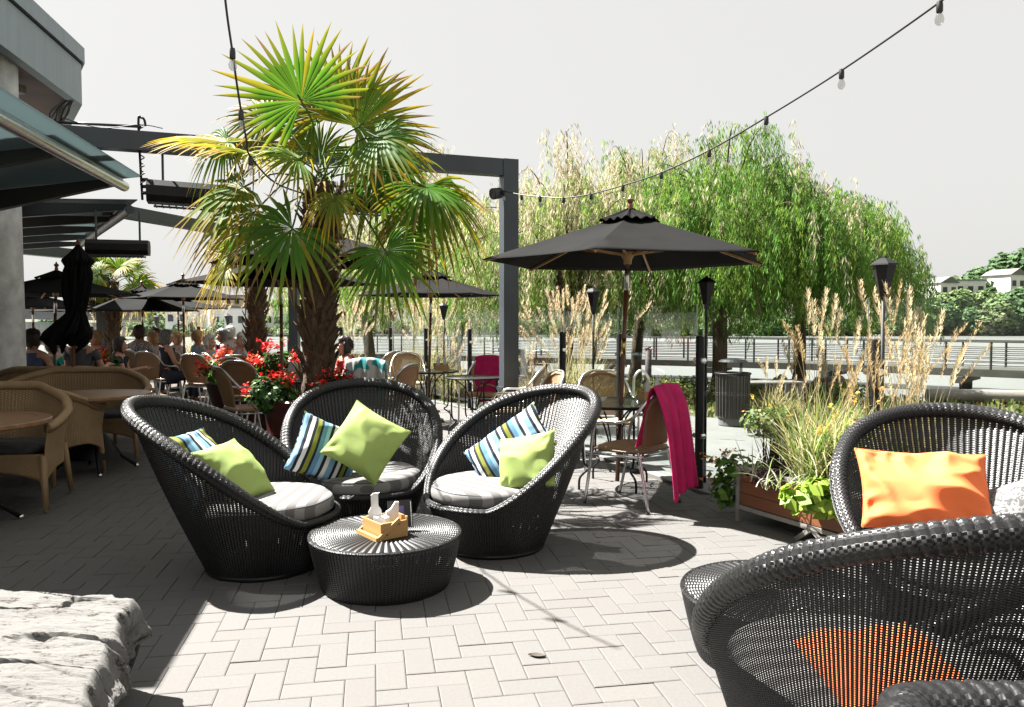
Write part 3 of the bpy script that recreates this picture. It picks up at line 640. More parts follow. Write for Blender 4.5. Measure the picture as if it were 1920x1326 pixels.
# ------------------------------------------------ low woven tables
def low_table(label, loc, n=120):
    t = thing('woven_coffee_table', label, 'coffee table', loc, R(20), 'round black woven low tables'); H = .285; Rr = .405
    mb = MB(); S_ = 5
    def fn(u, v):
        ph = (u*n) % 1; a = 2*PI*u; z = H*v; r = .33+(Rr-.33)*v**.8+.004*math.sin(PI*ph)-(.012*max(0, (v-.93)/.07)**2)
        return (Vector((r*math.cos(a), r*math.sin(a), z)), (u*n, z/.011))
    mb.grid(fn, n*S_, 16); mb.build('side', M['black_wicker'], t, True)
    mb = MB()
    def fn2(u, v):
        ph = (u*n/2*1) % 1; a = 2*PI*u; r = (Rr-.006)*(1-v); wv = .0075*math.sin(PI*ph)*min(1, r/.12); z = H-.008*(r/Rr)**14-.004+wv
        return (Vector((r*math.cos(a), r*math.sin(a), z)), (u*n/2, r/.012))
    mb.grid(fn2, n*4, 22); mb.build('top', M['black_wicker_solid'], t, True)
    mb = MB(); pts = [((Rr-.010)*math.cos(2*PI*i/120), (Rr-.010)*math.sin(2*PI*i/120), H-.012) for i in range(120)]; rope(mb, pts, .011, .017, 8, .3, step=.004); mb.build('edge_braid', M['black_wicker_solid'], t, True)
    return t
TA_ = (-.675, 4.12)
low_table('round black woven table with radiating top between three lounge chairs', (*TA_, 0))
low_table('black woven table half hidden behind the nearest chair', (1.12, 3.22, 0))
# caddy with menus
def caddy(label, loc, rz, sc=1.0, big=True, group='wooden table caddies'):
    t = thing('wooden_caddy', label, 'caddy', loc, rz, group); t.scale = (sc,)*3
    mb = MB(); L, W, H, th = .20, .15, .085, .009
    mb.box((0, -W/2, H/2), (L, th, H)); mb.box((0, W/2, H*.62), (L, th, H*1.24)); mb.box((-L/2+th/2, 0, H/2+.002), (th, W-th, H)); mb.box((L/2-th/2, 0, H/2+.002), (th, W-th, H)); mb.box((0, 0, .005), (L-2*th, W-th, .008)); mb.build('box', M['bamboo'], t)
    mb = MB()
    for s in (-1, 1): mb.bar((s*(L/2+.005), -W/2-.02, .012), (s*(L/2+.005), W*.18, H+.014), .008, .02)
    mb.bar((-L/2-.009, -W/2-.026, .012), (L/2+.009, -W/2-.026, .012), .02, .02); mb.build('handle', M['bamboo'], t)
    mb = MB()
    for s in (-1, 1):
        for q in ((-.05, .03), (.02, H-.01)): mb.lathe([(0, -.002), (.003, -.002), (.003, .004), (0, .004)], 8, (s*(L/2+.011), q[0], q[1]), ax=(s, 0, 0))
    mb.build('rivet', M['black_metal'], t); return t
cz = .285; cl = P(722, 985, 4.05); cl.z = cz
cad = caddy('bamboo caddy with folded handle on the low woven table', cl, R(-52), 1.0)
def flat(label, name, cat, c, w_, h_, th, rz, tilt, mat, outline=None, group=None):
    t = thing(name, label, cat, c, rz, group); t.rotation_euler = (R(tilt), 0, rz)
    mb = MB(); o = outline or [(-1, 0), (1, 0), (1, 1), (-1, 1)]; n = len(o); vs = [(x*w_/2, s*th/2, z*h_) for s in (-1, 1) for x, z in o]
    mb.add(vs, [tuple(range(n)), tuple(range(2*n-1, n-1, -1))]+[(j, n+j, n+(j+1) % n, (j+1) % n) for j in range(n)]); mb.build('body', mat, t); return t
bottle = [(-1, 0), (1, 0), (1, .42), (.85, .55), (.45, .66), (.42, .93), (.6, 1.0), (-.3, .98), (-.6, .93), (-.55, .64), (-.95, .5)]
flat('white bottle shaped menu card standing left in the caddy', 'menu_card', 'menu', cl+Vector((-.055, .02, .01)), .075, .205, .014, R(10), -3, M['paper'], bottle)
flat('white jagged menu card standing right in the caddy', 'menu_card', 'menu', cl+Vector((.035, .0, .01)), .07, .165, .012, R(25), 3, M['paper'], [(-1, 0), (1, 0), (1, .98), (.5, 1.0), (-.2, .78), (-.9, .7)])
flat('white folded napkins inside the caddy on the low table', 'napkin', 'napkin', cl+Vector((-.01, -.02, .012)), .10, .10, .03, R(-40), 4, M['paper'], [(-1, 0), (1, 0), (.9, .9), (.3, 1.0), (-.4, .8), (-1, .85)])
tb = flat('black framed menu tablet leaning in the caddy', 'menu_board', 'menu', cl+Vector((.075, .055, .02)), .13, .145, .01, R(20), -14, M['black_plastic'])
mb = MB(); mb.box((-.01, -.0065, .085), (.06, .003, .06)); mb.build('label', simple('violet label', (.11, .08, .24), .5, var=.05), tb)
mb = MB(); mb.box((.058, -.006, .07), (.004, .004, .13)); mb.build('edge', M['chrome'], tb)

# ------------------------------------------------ near woven armchair (only its arm and pillow show)
t = thing('woven_armchair', 'black woven armchair whose arm tip rises over the bottom edge, lower right', 'armchair', (1.17, .98, 0), R(-4))
mb = MB(); T0 = .75
path = [(-.56, -.5, T0), (-.57, .12, T0), (-.54, .22, T0), (-.44, .27, T0), (.3, .27, T0), (.5, .24, T0), (.55, .1, T0), (.55, -.5, T0)]
sp = smooth_path(path, 12); rope(mb, sp, .045, .028, 16, .14, closed=False, step=.004); mb.build('rim', M['black_wicker_solid'], t, True)
mb = MB(); tot = len(sp)-1
def fn(u, v):
    k = u*tot; i = min(int(k), tot-1); p = sp[i].lerp(sp[i+1], k-i); s = .86+.14*v; return (Vector((p.x*s, p.y*s, T0*v)), (u*190, T0*v/.008))
mb.grid(fn, 380, 20); mb.build('shell', M['black_wicker_fine'], t, True)
mb = MB(); mb.box((0, -.12, .33), (.92, .66, .12)); mb.build('seat', M['black_wicker_solid'], t)
pillow('grey and white patterned pillow in the woven armchair at the bottom edge', (1.40, 1.03, .66), (.05, -.55, .62), 4, M['scroll_cloth'], .62, .5, .07, 12, group=G_)

# ================================================================ honey wicker sofas
def tan_sofa(label, loc, rz, W=1.25, D=.72, back=.88, arm=.62):
    t = thing('wicker_sofa', label, 'wicker sofa', loc, rz, 'honey wicker sofas')   # faces local -Y
    def plan(u):   # u 0..1 from right arm front, round the back, to left arm front
        a = PI*(u*1.0); e = .62; x = math.cos(a); y = math.sin(a)
        X = W/2*math.copysign(abs(x)**e, x); Y = (D*.62)*abs(y)**.85; 
        return X, Y
    pts = []; N = 120
    st = .30
    raw = [(W/2, -D*.42), (W/2+.01, -D*.2), (W/2, 0)]
    half = [(W/2+.02, -D*.48), (W/2+.01, -D*.25), (W/2-.01, 0.0), (W/2-.12, D*.24), (W/2-.30, D*.40), (W*.17, D*.49), (0, D*.52)]
    full = half+[(-x, y) for x, y in reversed(half[:-1])]
    sp2 = smooth_path([(x, y, 0) for x, y in full], 10); n = len(sp2)-1
    def zt(u): s = 1-abs(2*u-1); k = min(1, max(0, (s-.02)/.80)); return arm+(back-arm)*(3*k*k-2*k*k*k)
    def pt(u, v):
        k = u*n; i = min(int(k), n-1); p = sp2[i].lerp(sp2[i+1], k-i); z1 = zt(u); s = abs(2*u-1)
        arch = .30-.14*abs(math.sin(PI*2.5*min(1, u*1.0)))**.0*0
        z0 = .27 if True else 0
        # skirt bottom rises in arches between legs
        z0 = .20+.12*abs(math.sin(u*PI*3))**.7; z = z0+(z1-z0)*v; fl = 1+.10*max(0, (z-.45)/.43)*1-.02
        q_ = 1+.010*math.sin(PI*((u*105) % 1)); return (Vector((p.x*fl*q_, p.y*fl*q_+.03*max(0, z-.45), z)), (u*105, z/.019))
    mb = MB(); mb.grid(pt, 630, 24); o = mb.build('backrest', M['tan_shell'], t, True, thick=.012)
    mb = MB(); rp = [pt(i/90, 1)[0] for i in range(91)]; rope(mb, rp, .034, .03, 12, .15, closed=False, step=.006); mb.build('rim', M['tan_wicker'], t, True)
    mb = MB()
    def fr(u, v):
        x = (u-.5)*(W-.02); z0 = .20+.12*math.sin(u*PI)**.5; z = z0+(.43-z0)*v; return (Vector((x, -D*.46-.015*math.sin(u*PI), z)), (u*60, z/.02))
    mb.grid(fr, 120, 8); mb.build('front_panel', M['tan_wicker'], t, True, thick=.01)
    mb = MB(); mb.add([(x*.97, y, .40) for x, y in full], [tuple(range(len(full)-1, -1, -1))]); mb.build('seat', M['tan_wicker'], t)
    for sx in (-1, 1):
        for yy, k in ((-D*.46, 1), (D*.36, .82)):
            mb = MB(); a = Vector((sx*(W/2-.01)*k, yy, .42)); b = Vector((sx*(W/2+.02)*k, yy+(.06 if yy > 0 else -.03), .02)); mb.tube([a, a.lerp(b, .5), b], [.026, .024, .018], 10); lg = mb.build('leg', M['tan_wicker'], t, True)
            mb = MB(); mb.lathe([(0, 0), (.019, 0), (.021, .022), (0, .026)], 12, (b.x, b.y, 0)); mb.build('foot_cap', M['chrome'], lg, True, angle=40)
    return t
def sofa_cushion(label, sofa, W, D):
    m = Matrix.Translation(sofa.location) @ Matrix.Rotation(sofa.rotation_euler.z, 4, 'Z'); p = m @ Vector((0, -.04, .405))
    o = thing('seat_cushion', label, 'cushion', p, sofa.rotation_euler.z, 'dark cushions on the honey wicker sofas'); mb = MB()
    def fn(u, v):
        a = 2*PI*u; b = PI*(v-.5); e = .25; X = W/2*math.copysign(abs(math.cos(a))**e, math.cos(a)); Y = D/2*math.copysign(abs(math.sin(a))**e, math.sin(a)); k = abs(math.cos(b))**.35 if v not in (0, 1) else 0
        return Vector((X*k, Y*k, .04+.045*math.copysign(abs(math.sin(b))**.7, math.sin(b))+.006*mnoise.noise(Vector((X*6, Y*6, 2)))))
    mb.grid(fn, 48, 14, wu=True); mb.build('cover', M['grey_cushion'], o, True)
ra = math.atan2(-BD.x, BD.y)
def gx(u, v): q = G(u, v); return q.x, q.y
# rotations: local -Y faces front
s1 = tan_sofa('honey wicker sofa nearest the camera with dark seat pad, at left edge', (-4.12, 5.95, 0), R(6), 1.3); sofa_cushion('dark seat pad on the nearest honey wicker sofa', s1, 1.12, .52)
s2 = tan_sofa('honey wicker sofa standing back to back behind the nearest one', (-4.42, 6.78, 0), R(184), 1.28)
s3 = tan_sofa('wide honey wicker sofa behind the second teak table', (-4.55, 8.05, 0), R(8), 1.42); sofa_cushion('dark seat pad on the sofa behind the second teak table', s3, 1.2, .52)
s4 = tan_sofa('farthest honey wicker sofa beside the closed parasol', (-5.15, 9.0, 0), R(187), 1.5)
s5 = tan_sofa('honey wicker seat of which only a leg and skirt enter the left edge', (-4.16, 4.98, 0), R(90), 1.0)
def wood_table(label, loc, r=.56):
    t = thing('teak_table', label, 'table', loc, R(-10), 'round teak tables'); H = .73
    mb = MB(); mb.lathe([(0, H-.035), (r-.01, H-.035), (r, H-.028), (r, H-.006), (r-.006, H), (r-.09, H), (r-.092, H-.004), (r-.096, H-.004), (r-.098, H), (0, H)], 72, cap=False); mb.build('tabletop', M['teak_top'], t, True, angle=30)
    mb = MB(); mb.tube([(0, 0, .3), (0, 0, H-.035)], .03, 12); mb.lathe([(.22, .13), (.12, .32), (.05, .42), (.03, .45)], 24, cap=False); mb.build('pedestal', M['black_metal'], t, True)
    for k in range(4):
        a = PI/4+k*PI/2; mb = MB(); c_, s_ = math.cos(a), math.sin(a); mb.tube([(c_*.14, s_*.14, .26), (c_*.24, s_*.24, .12), (c_*.36, s_*.36, .018)], .016, 8); l_ = mb.build('leg', M['black_metal'], t, True); mb = MB(); mb.sphere((c_*.365, s_*.365, .016), .02, 10, 6); mb.build('foot_cap', M['chrome'], l_, True)
wood_table('round teak table at the left edge in front of the nearest sofa', (-3.79, 5.28, 0), .57)
wood_table('second round teak table between two honey wicker sofas', (-3.93, 7.28, 0), .50)

# ================================================================ bistro chairs
def bistro_chair(name='bistro_chair', weavem='tan_weave', rimm='tan_wicker'):
    t = bpy.data.objects.new(name, None); COL.objects.link(t)   # faces +Y
    for s in (-1, 1):
        # arm runs from the front foot up, over and back into the top of the back
        mb = MB(); mb.tube(smooth_path([(s*.25, .27, .0), (s*.262, .22, .25), (s*.268, .19, .50), (s*.27, .16, .615), (s*.272, .10, .65), (s*.272, -.05, .655), (s*.265, -.16, .69), (s*.24, -.24, .78), (s*.19, -.30, .865), (s*.10, -.335, .905), (0, -.342, .912)], 6), .0125, 8); mb.build('armrest', M['alu'], t, True)
        mb = MB(); mb.tube(smooth_path([(s*.20, -.16, .455), (s*.215, -.20, .38), (s*.235, -.29, .0)], 5), .0125, 8); mb.build('rear_leg', M['alu'], t, True)
        mb = MB(); mb.tube([(s*.262, .20, .40), (s*.22, -.19, .40)], .011, 8); mb.build('seat_rail', M['alu'], t, True)
    mb = MB(); mb.tube([(-.262, .19, .40), (.262, .19, .40)], .010, 8); mb.tube([(-.225, -.2, .40), (.225, -.2, .40)], .010, 8); mb.build('stretcher', M['alu'], t, True)
    def bk(u, v):   # back panel
        z = .47+v*.415; hw = .155+.075*math.sin(min(1, v*1.25)*PI*.5)
        if v > .62: hw *= math.sqrt(max(0, 1-((v-.62)/.40)**2.2))
        if v < .25: hw += .0
        x = (u-.5)*2*hw; y = -.205-.125*v**1.1-.035*(1-(abs(x)/.24)**2)+.03
        ph = (u*34) % 1; y -= .003*math.sin(PI*ph); return (Vector((x, y, z)), (u*34, z/.012))
    mb = MB(); mb.grid(bk, 136, 26); mb.build('backrest', M[weavem], t, True, thick=.004)
    mb = MB(); ring = [bk(0, v/16)[0] for v in range(17)]+[bk(u/10, 1)[0] for u in range(1, 10)]+[bk(1, v/16)[0] for v in range(16, -1, -1)]
    ring = [p for i, p in enumerate(ring) if i == 0 or (p-ring[i-1]).length > .012]; rope(mb, ring, .016, .014, 8, .12, closed=False, step=.005); 
    lo = [bk(u/10, 0)[0]+Vector((0, 0, .05*math.sin(PI*u/10)+.03)) for u in range(11)]; mb.tube(lo, .011, 7); mb.build('back_rim', M[rimm], t, True)
    mb = MB()
    def st(u, v):
        a, b = u*2-1, v*2-1; x = a*.235*(1-.06*(b < 0)*abs(b)); y = b*.205+.0; r_ = (abs(a)**4+abs(b)**4); z = .45-.012*(1-min(1, r_))-(.03*max(0, r_-1)); ph = (u*34) % 1
        return (Vector((x*(1-.04*b*b), y, z+.003*math.sin(PI*ph))), (u*34, v*34))
    mb.grid(st, 136, 16); mb.build('seat', M[weavem], t, True, thick=.01)
    mb = MB(); er = [(.235*math.copysign(abs(math.cos(a))**.4, math.cos(a)), .205*math.copysign(abs(math.sin(a))**.4, math.sin(a)), .436) for a in [2*PI*i/40 for i in range(40)]]; rope(mb, er, .017, .014, 8, .1, step=.006); mb.build('seat_rim', M[rimm], t, True)
    return t
BC = bistro_chair(); BL = bistro_chair('bistro_chair', 'tan_light', 'tan_light')
def put(src, label, u, v, facing, Y=None, grp='woven bistro chairs', first=[True, True]):
    p = G(u, v) if Y is None else Vector(((u-CX)/FPX*Y, Y, 0)); i = 0 if src is BC else 1; rz = math.atan2(facing[1], facing[0])-PI/2
    if first[i]: src.location = (p.x, p.y, 0); src.rotation_euler = (0, 0, rz); tag(src, label, 'chair', grp); first[i] = False; return src
    o = dup(src, (p.x, p.y, 0), rz, label, group=grp); o['category'] = 'chair'; return o
C1 = put(BC, 'bistro chair with long magenta towel at the black mesh table', 0, 0, (-.76, .65), 1); C1.location = (.93, 6.0, 0)
put(BL, 'pale bistro chair facing us behind the near mesh table', 1139, 0, (.05, -1), 7.55)
C3 = put(BL, 'pale bistro chair right of the mesh table with the second towel chair', 962, 0, (-.95, .15), 8.45)
put(BC, 'bistro chair seen edge on above the right lounge chair', 990, 0, (-.9, -.3), 7.7)
C4 = put(BC, 'bistro chair hidden under the short magenta towel', 905, 0, (-.25, -.95), 10.35)
put(BL, 'pale bistro chair facing us left of the second parasol pole', 764, 0, (.15, -1), 12.3)
put(BC, 'bistro chair just right of the palm trunk with brown round back', 727, 0, (-.9, .35), 9.2)
put(BL, 'pale bistro chair tilted sideways behind the guest in red', 714, 0, (-.8, .5), 13.2)
put(BC, 'bistro chair under the white and teal towel', 700, 0, (.1, .95), 10.2)
put(BC, 'bistro chair closest to the flower pot, woven back toward us', 462, 0, (.8, .6), 8.7)
put(BC, 'bistro chair with glossy tan back in the row left of the flower pot', 383, 0, (.25, .97), 12.2)
put(BC, 'bistro chair left of the glossy backed one, legs splayed in sun', 296, 0, (.3, .95), 13.2)
put(BC, 'leftmost bistro chair behind the patterned shirt guest', 252, 0, (.2, .95), 13.9)
put(BL, 'pale rimmed bistro chair between the two leftmost ones', 278, 0, (.7, .7), 14.2)
put(BC, 'bistro chair in front of the curly haired guest', 352, 0, (.6, .8), 14.0)
put(BL, 'pale bistro chair behind the flowers, left of the row', 422, 0, (.75, .6), 12.4)
put(BC, 'bistro chair at the back right of the crowded row', 445, 0, (-.2, .95), 11.8)
put(BL, 'pale bistro chair squeezed between two others by the flowers', 458, 0, (.3, .95), 11.0)
put(BC, 'bistro chair lowest in the row touching the red flowers', 466, 0, (.2, .98), 10.1)
put(BC, 'bistro chair behind the palm trunk, mostly hidden', 520, 0, (-.5, -.8), 11.5)
# mesh tables
def mesh_table(label, x, y, r=.42, hole=True):
    t = thing('mesh_table', label, 'table', (x, y, 0), R(25), 'black mesh bistro tables'); H = .72
    def mm():
        if 'meshtop' in M: return M['meshtop']
        q = NT('perforated steel'); sp = q.n('SeparateXYZ'); q.l(q.co(), sp.inputs[0])
        fx = q.math('ABSOLUTE', q.math('SUBTRACT', q.math('FRACT', q.math('MULTIPLY', sp.outputs[0], 55)), .5)); fy = q.math('ABSOLUTE', q.math('SUBTRACT', q.math('FRACT', q.math('MULTIPLY', sp.outputs[1], 55)), .5))
        g_ = q.math('MULTIPLY', q.math('LESS_THAN', fx, .28), q.math('LESS_THAN', fy, .28)); tr = q.n('BsdfTransparent'); ms = q.n('MixShader'); q.l(g_, ms.inputs[0]); q.l(q.pr((.02, .02, .022), .35), ms.inputs[1]); q.l(tr.outputs[0], ms.inputs[2]); M['meshtop'] = q.end(ms.outputs[0]); return M['meshtop']
    mb = MB(); mb.lathe([(.025, H-.004), (r-.005, H-.004)], 48, cap=False); mb.build('mesh_top', mm(), t)
    mb = MB(); mb.tube([(r*math.cos(2*PI*i/48), r*math.sin(2*PI*i/48), H-.012) for i in range(48)], .012, 8, closed=True); mb.build('rim', M['black_metal'], t, True)
    for k in range(4):
        a = PI/2*k; c_, s_ = math.cos(a), math.sin(a); mb = MB()
        mb.tube(smooth_path([(c_*(r-.02), s_*(r-.02), H-.02), (c_*(r-.03), s_*(r-.03), .56), (c_*(r-.035), s_*(r-.035), .42), (c_*(r-.02), s_*(r-.02), .25), (c_*(r-.15), s_*(r-.15), .14), (c_*(r-.06), s_*(r-.06), .0)] if False else [(c_*.30, s_*.30, H-.02), (c_*.30, s_*.30, .25), (c_*.24, s_*.24, .18), (c_*.33, s_*.33, .10), (c_*.34, s_*.34, 0)], 5), .010, 7)
        mb.tube(smooth_path([(c_*.28, s_*.28, H-.02), (c_*.14, s_*.14, H-.12), (c_*.06, s_*.06, H-.3), (c_*.045, s_*.045, H-.42)], 6), .008, 6)
        mb.build('leg', M['black_metal'], t, True)
    mb = MB(); mb.tube([(.05*math.cos(2*PI*i/20), .05*math.sin(2*PI*i/20), .31) for i in range(20)], .008, 6, closed=True); mb.build('pole_ring', M['black_metal'], t, True); return t
mesh_table('black mesh table under the big open parasol', .87, 6.62, .44); mesh_table('black mesh table around the second parasol pole', -1.18, 10.9, .42); mesh_table('black mesh table before the short magenta towel', -.47, 9.7, .36); mesh_table('black mesh table among the seated guests', -5.1, 13.3, .45); mesh_table('black mesh table behind the palm trunk, under the wide parasol', -2.5, 9.2, .4)
caddy('bamboo caddy beside the magenta towel on the near mesh table', (1.21, 6.75, .72), R(15), .95)
for lb, x, z, tl in (('white wrapped cutlery leaning left in the near mesh table caddy', -.04, .17, 8), ('white wrapped cutlery leaning right in the near mesh table caddy', .05, .19, -6)):
    flat(lb, 'cutlery_roll', 'cutlery', (1.21+x, 6.75, .735), .045, z, .03, R(10), tl, M['paper'], [(-1, 0), (1, 0), (.9, .8), (.1, 1), (-.8, .75)], 'white wrapped cutlery')
caddy('bamboo caddy on the mesh table by the second parasol pole', (-1.0, 10.95, .72), R(15), .95)
for lb, x in (('white wrapped cutlery left in the caddy by the second parasol pole', -.04), ('white wrapped cutlery right in the caddy by the second parasol pole', .05)):
    flat(lb, 'cutlery_roll', 'cutlery', (-1.0+x, 10.95, .735), .05, .19, .03, R(10), 5, M['paper'], [(-1, 0), (1, 0), (.9, .8), (.1, 1), (-.8, .75)], 'white wrapped cutlery')
caddy('bamboo caddy on the table among the seated guests', (-5.05, 13.1, .72), R(5), 1.2)
flat('white napkins fanned in the caddy among the seated guests', 'napkin', 'napkin', (-5.05, 13.1, .74), .2, .2, .03, 0, 3, M['paper'], [(-1, 0), (1, 0), (1, .7), (.7, .95), (.4, .7), (.1, 1), (-.2, .7), (-.6, 1), (-.8, .7)])
caddy('bamboo caddy left of the palm trunk above the red flowers', (-2.62, 9.3, .72), R(5), 1.1)
flat('white napkins standing in the caddy left of the palm trunk', 'napkin', 'napkin', (-2.62, 9.3, .74), .12, .2, .03, 0, 3, M['paper'], [(-1, 0), (1, 0), (1, .7), (.5, 1), (.1, .7), (-.5, 1), (-.8, .7)])
# towels
def towel(label, chair, x0, x1, zin, zout, mat, push=.0, slant=0.0, seed=0, top=.915, colors=None):
    L = [(-.19+.0, zin), (-.225, .62), (-.275, .80), (-.30, top-.015), (-.335, top+.018), (-.372, top-.01), (-.385-push*.3, .80), (-.39-push*.6, .6), (-.385-push, zout)]
    sp3 = smooth_path([(0, a, z) for a, z in L], 8); n = len(sp3)-1; mb = MB()
    def fn(u, v):
        i = min(int(v*n), n-1); p = sp3[i].lerp(sp3[i+1], v*n-i); x = x0+(x1-x0)*u; k = max(0, (v-.5)*2); x += slant*k; f = mnoise.noise(Vector((u*4.5+seed*3, v*1.6, seed)))*.05+mnoise.noise(Vector((u*11, v*4, seed+3)))*.012
        dz = -.04*((x-(x0+x1)/2)/.25)**2 if .3 < v < .7 else -.04*((x-(x0+x1)/2)/.25)**2
        return (Vector((x, p.y-f*(.3+k)*(1 if v > .45 else -.5), p.z+dz)), (u*.5, v))
    mb.grid(fn, 50, 72); m = Matrix.Translation(chair.location) @ Matrix.Rotation(chair.rotation_euler.z, 4, 'Z')
    o = mb.build('towel', mat, None, True, label, 'towel', 'towels on bistro chairs', thick=.008); o.location = chair.location; o.rotation_euler = chair.rotation_euler
    mb = MB()
    for k in range(46):
        q = Vector(fn(.99, .5+.5*k/46)[0]); mb.tube([q, q+Vector((.018+.01*random.random(), -.004, -.018))], .0016, 4)
    mb.build('fringe', mat, o); return o
towel('long magenta towel hanging over the bistro chair by the black post', C1, -.26, .12, .50, .20, M['pink_towel'], .16, -.10, 1, .93)
towel('short magenta towel over the chair between the parasol poles', C4, -.2, .2, .42, .30, M['pink_towel'], .05, 0, 2, .93)
def teal():
    q = NT('white and teal towel'); v = q.noise(5, 1, q.co()); return q.end(q.pr(q.ramp(v, [(0, (.5, .52, .5)), (.5, (.5, .52, .5)), (.53, (.02, .26, .27)), (1, (.02, .26, .27))], 'LINEAR'), .9))
towel('white and teal towel on the chair right of the palm trunk', bpy.data.objects[[o.name for o in bpy.data.objects if o.get('label') == 'bistro chair under the white and teal towel'][0]], -.26, .26, .5, .45, teal(), .03, 0, 3, .93)

# ================================================================ parasols
def parasol(label, x, y, h=2.36, r=1.22, lean=(0, 0), rot=0.0, base=True, rimz=None, grp='open black parasols'):
    t = thing('parasol', label, 'parasol', (x, y, 0), rot, grp); top = h-.09; rz_ = rimz if rimz else h-.47
    lx, ly = lean
    def sh(p): z = p[2]/h; c_, s_ = math.cos(-rot), math.sin(-rot); a = lx*z; b = ly*z; return Vector((p[0]+a*c_-b*s_, p[1]+a*s_+b*c_, p[2]))
    mb = MB()
    def can(inner, outer, ztop, zlow, sag, nseg=12):
        def fn(u, v):
            a = u*6; k = int(a) % 6; f = a-int(a); a0 = PI/3*k; a1 = a0+PI/3; e0 = Vector((math.cos(a0), math.sin(a0), 0)); e1 = Vector((math.cos(a1), math.sin(a1), 0))
            d = e0.lerp(e1, f); rr_ = inner+(outer-inner)*v; q = d*rr_; sg = math.sin(PI*f); q *= 1-.045*sg*v*v
            z = ztop+(zlow-ztop)*(v**1.0) - sag*math.sin(PI*f)*math.sin(PI*min(1, v*.75+.2))*.4
            return sh((q.x, q.y, z))
        return fn
    mb.grid(can(.10, r, top-.035, rz_, .06), 72, 14, wu=True); mb.build('canopy', M['canopy'], t, True, thick=.004, angle=28)
    mb = MB()
    f0 = can(.01, .27, top+.055, top-.055, .05)
    def f1(u, v):
        q = f0(u, v); return q+Vector((0, 0, .012*math.sin(u*2*PI*18)*v))
    mb.grid(f1, 108, 6, wu=True); mb.build('vent_cap', M['canopy'], t, True, thick=.004)
    mb = MB(); mb.lathe([(0, h-.05), (.02, h-.05), (.024, h-.02), (.016, h), (.03, h+.02), (.03, h+.035), (.012, h+.05), (.006, h+.07), (0, h+.075)], 14, sh((0, 0, 0))*0+Vector((sh((0, 0, h)).x, sh((0, 0, h)).y, 0))); mb.build('finial', M['oiled_wood'], t, True, angle=40)
    mb = MB(); pz = [.04, .6, 1.2, rz_-.24]; mb.tube([sh((0, 0, z)) for z in pz], .019, 12); pole = mb.build('pole', M['oiled_wood'], t, True)
    mb = MB(); mb.tube([sh((0, 0, rz_-.24)), sh((0, 0, rz_-.01))], .0195, 12); mb.build('crank_sleeve', M['alu'], pole, True); mb = MB(); mb.tube([sh((0, 0, 1.13)), sh((0, 0, 1.26))], .0215, 12); mb.build('joint_sleeve', simple('brass', (.5, .36, .12), .3, 1) if 'brass' not in M else M['brass'], pole, True)
    mb = MB(); mb.tube([sh((0, 0, rz_)), sh((0, 0, h-.05))], .016, 10); mb.build('upper_pole', M['oiled_wood'], pole, True)
    mb = MB(); hc = sh((0, 0, 0)); q = sh((0, 0, rz_)); mb.lathe([(.022, -.02), (.032, -.02), (.036, .02), (.055, .05), (.05, .085), (.022, .09)], 16, q); mb.build('hub', M['light_wood'], t, True, angle=40)
    for k in range(6):
        a = PI/3*k; d = Vector((math.cos(a), math.sin(a), 0)); mb = MB(); mb.bar(sh((d.x*.06, d.y*.06, top-.055)), sh((d.x*(r-.03), d.y*(r-.03), rz_-.012)), .016, .02); rb2 = mb.build('rib', M['light_wood'], t)
        m_ = r*.56; zz = top-.05+(rz_-top+.05)*.5; mb = MB(); mb.bar(sh((d.x*.05, d.y*.05, rz_+.06)), sh((d.x*m_, d.y*m_, zz-.015)), .014, .018); mb.build('strut', M['light_wood'], rb2)
    if base: mb = MB(); mb.lathe([(.0, 0), (.22, 0), (.22, .035), (.05, .06), (.03, .2), (0, .2)], 28); mb.build('base', M['black_metal'], t, True, angle=40)
    return t
M['brass'] = simple('brass sleeve', (.5, .36, .12), .3, 1, .1)
pz0 = P(1155, 922, 6.62); 
parasol('large open black parasol over the near mesh table', .90, 6.62, 2.40, 1.25, (.10, 0), R(11), False, 1.91)
parasol('open black parasol between the palm and the grey post', -1.18, 10.9, 2.17, 1.02, (.06, 0), R(8), True, 1.77)
parasol('wide open black parasol whose pole stands left of the palm trunk', P(528, 640, 8.9).x, 8.9, 2.22, 1.13, (.0, 0), R(18), True, 1.84)
parasol('higher open black parasol mostly hidden behind the palm leaves', P(600, 640, 7.9).x, 7.9, 2.42, 1.12, (.0, 0), R(0), True, 2.0)
parasol('open black parasol at the far left behind the closed one', P(95, 640, 10.4).x, 10.4, 2.13, 1.08, (.10, 0), R(10), True, 1.76)
parasol('greyish open parasol in the middle of the left group, highest peak', P(345, 640, 13.4).x, 13.4, 2.18, 1.0, (0, 0), R(20), True, 1.80)
parasol('open parasol left of the middle one, slightly behind', P(268, 640, 14.2).x, 14.2, 2.10, 1.02, (0, 0), R(5), True, 1.60)
parasol('low open parasol peeking out right below the middle one', P(335, 640, 16.2).x, 16.2, 2.0, 1.0, (0, 0), R(15), True, 1.68)
parasol('open parasol behind the far left one, over the teal shirt guest', P(63, 640, 13.6).x, 13.6, 2.0, 1.0, (0, 0), R(12), True, 1.64)
parasol('small far parasol right behind the closed black one', P(156, 640, 16.4).x, 16.4, 1.98, 1.0, (0, 0), R(22), True, 1.62)
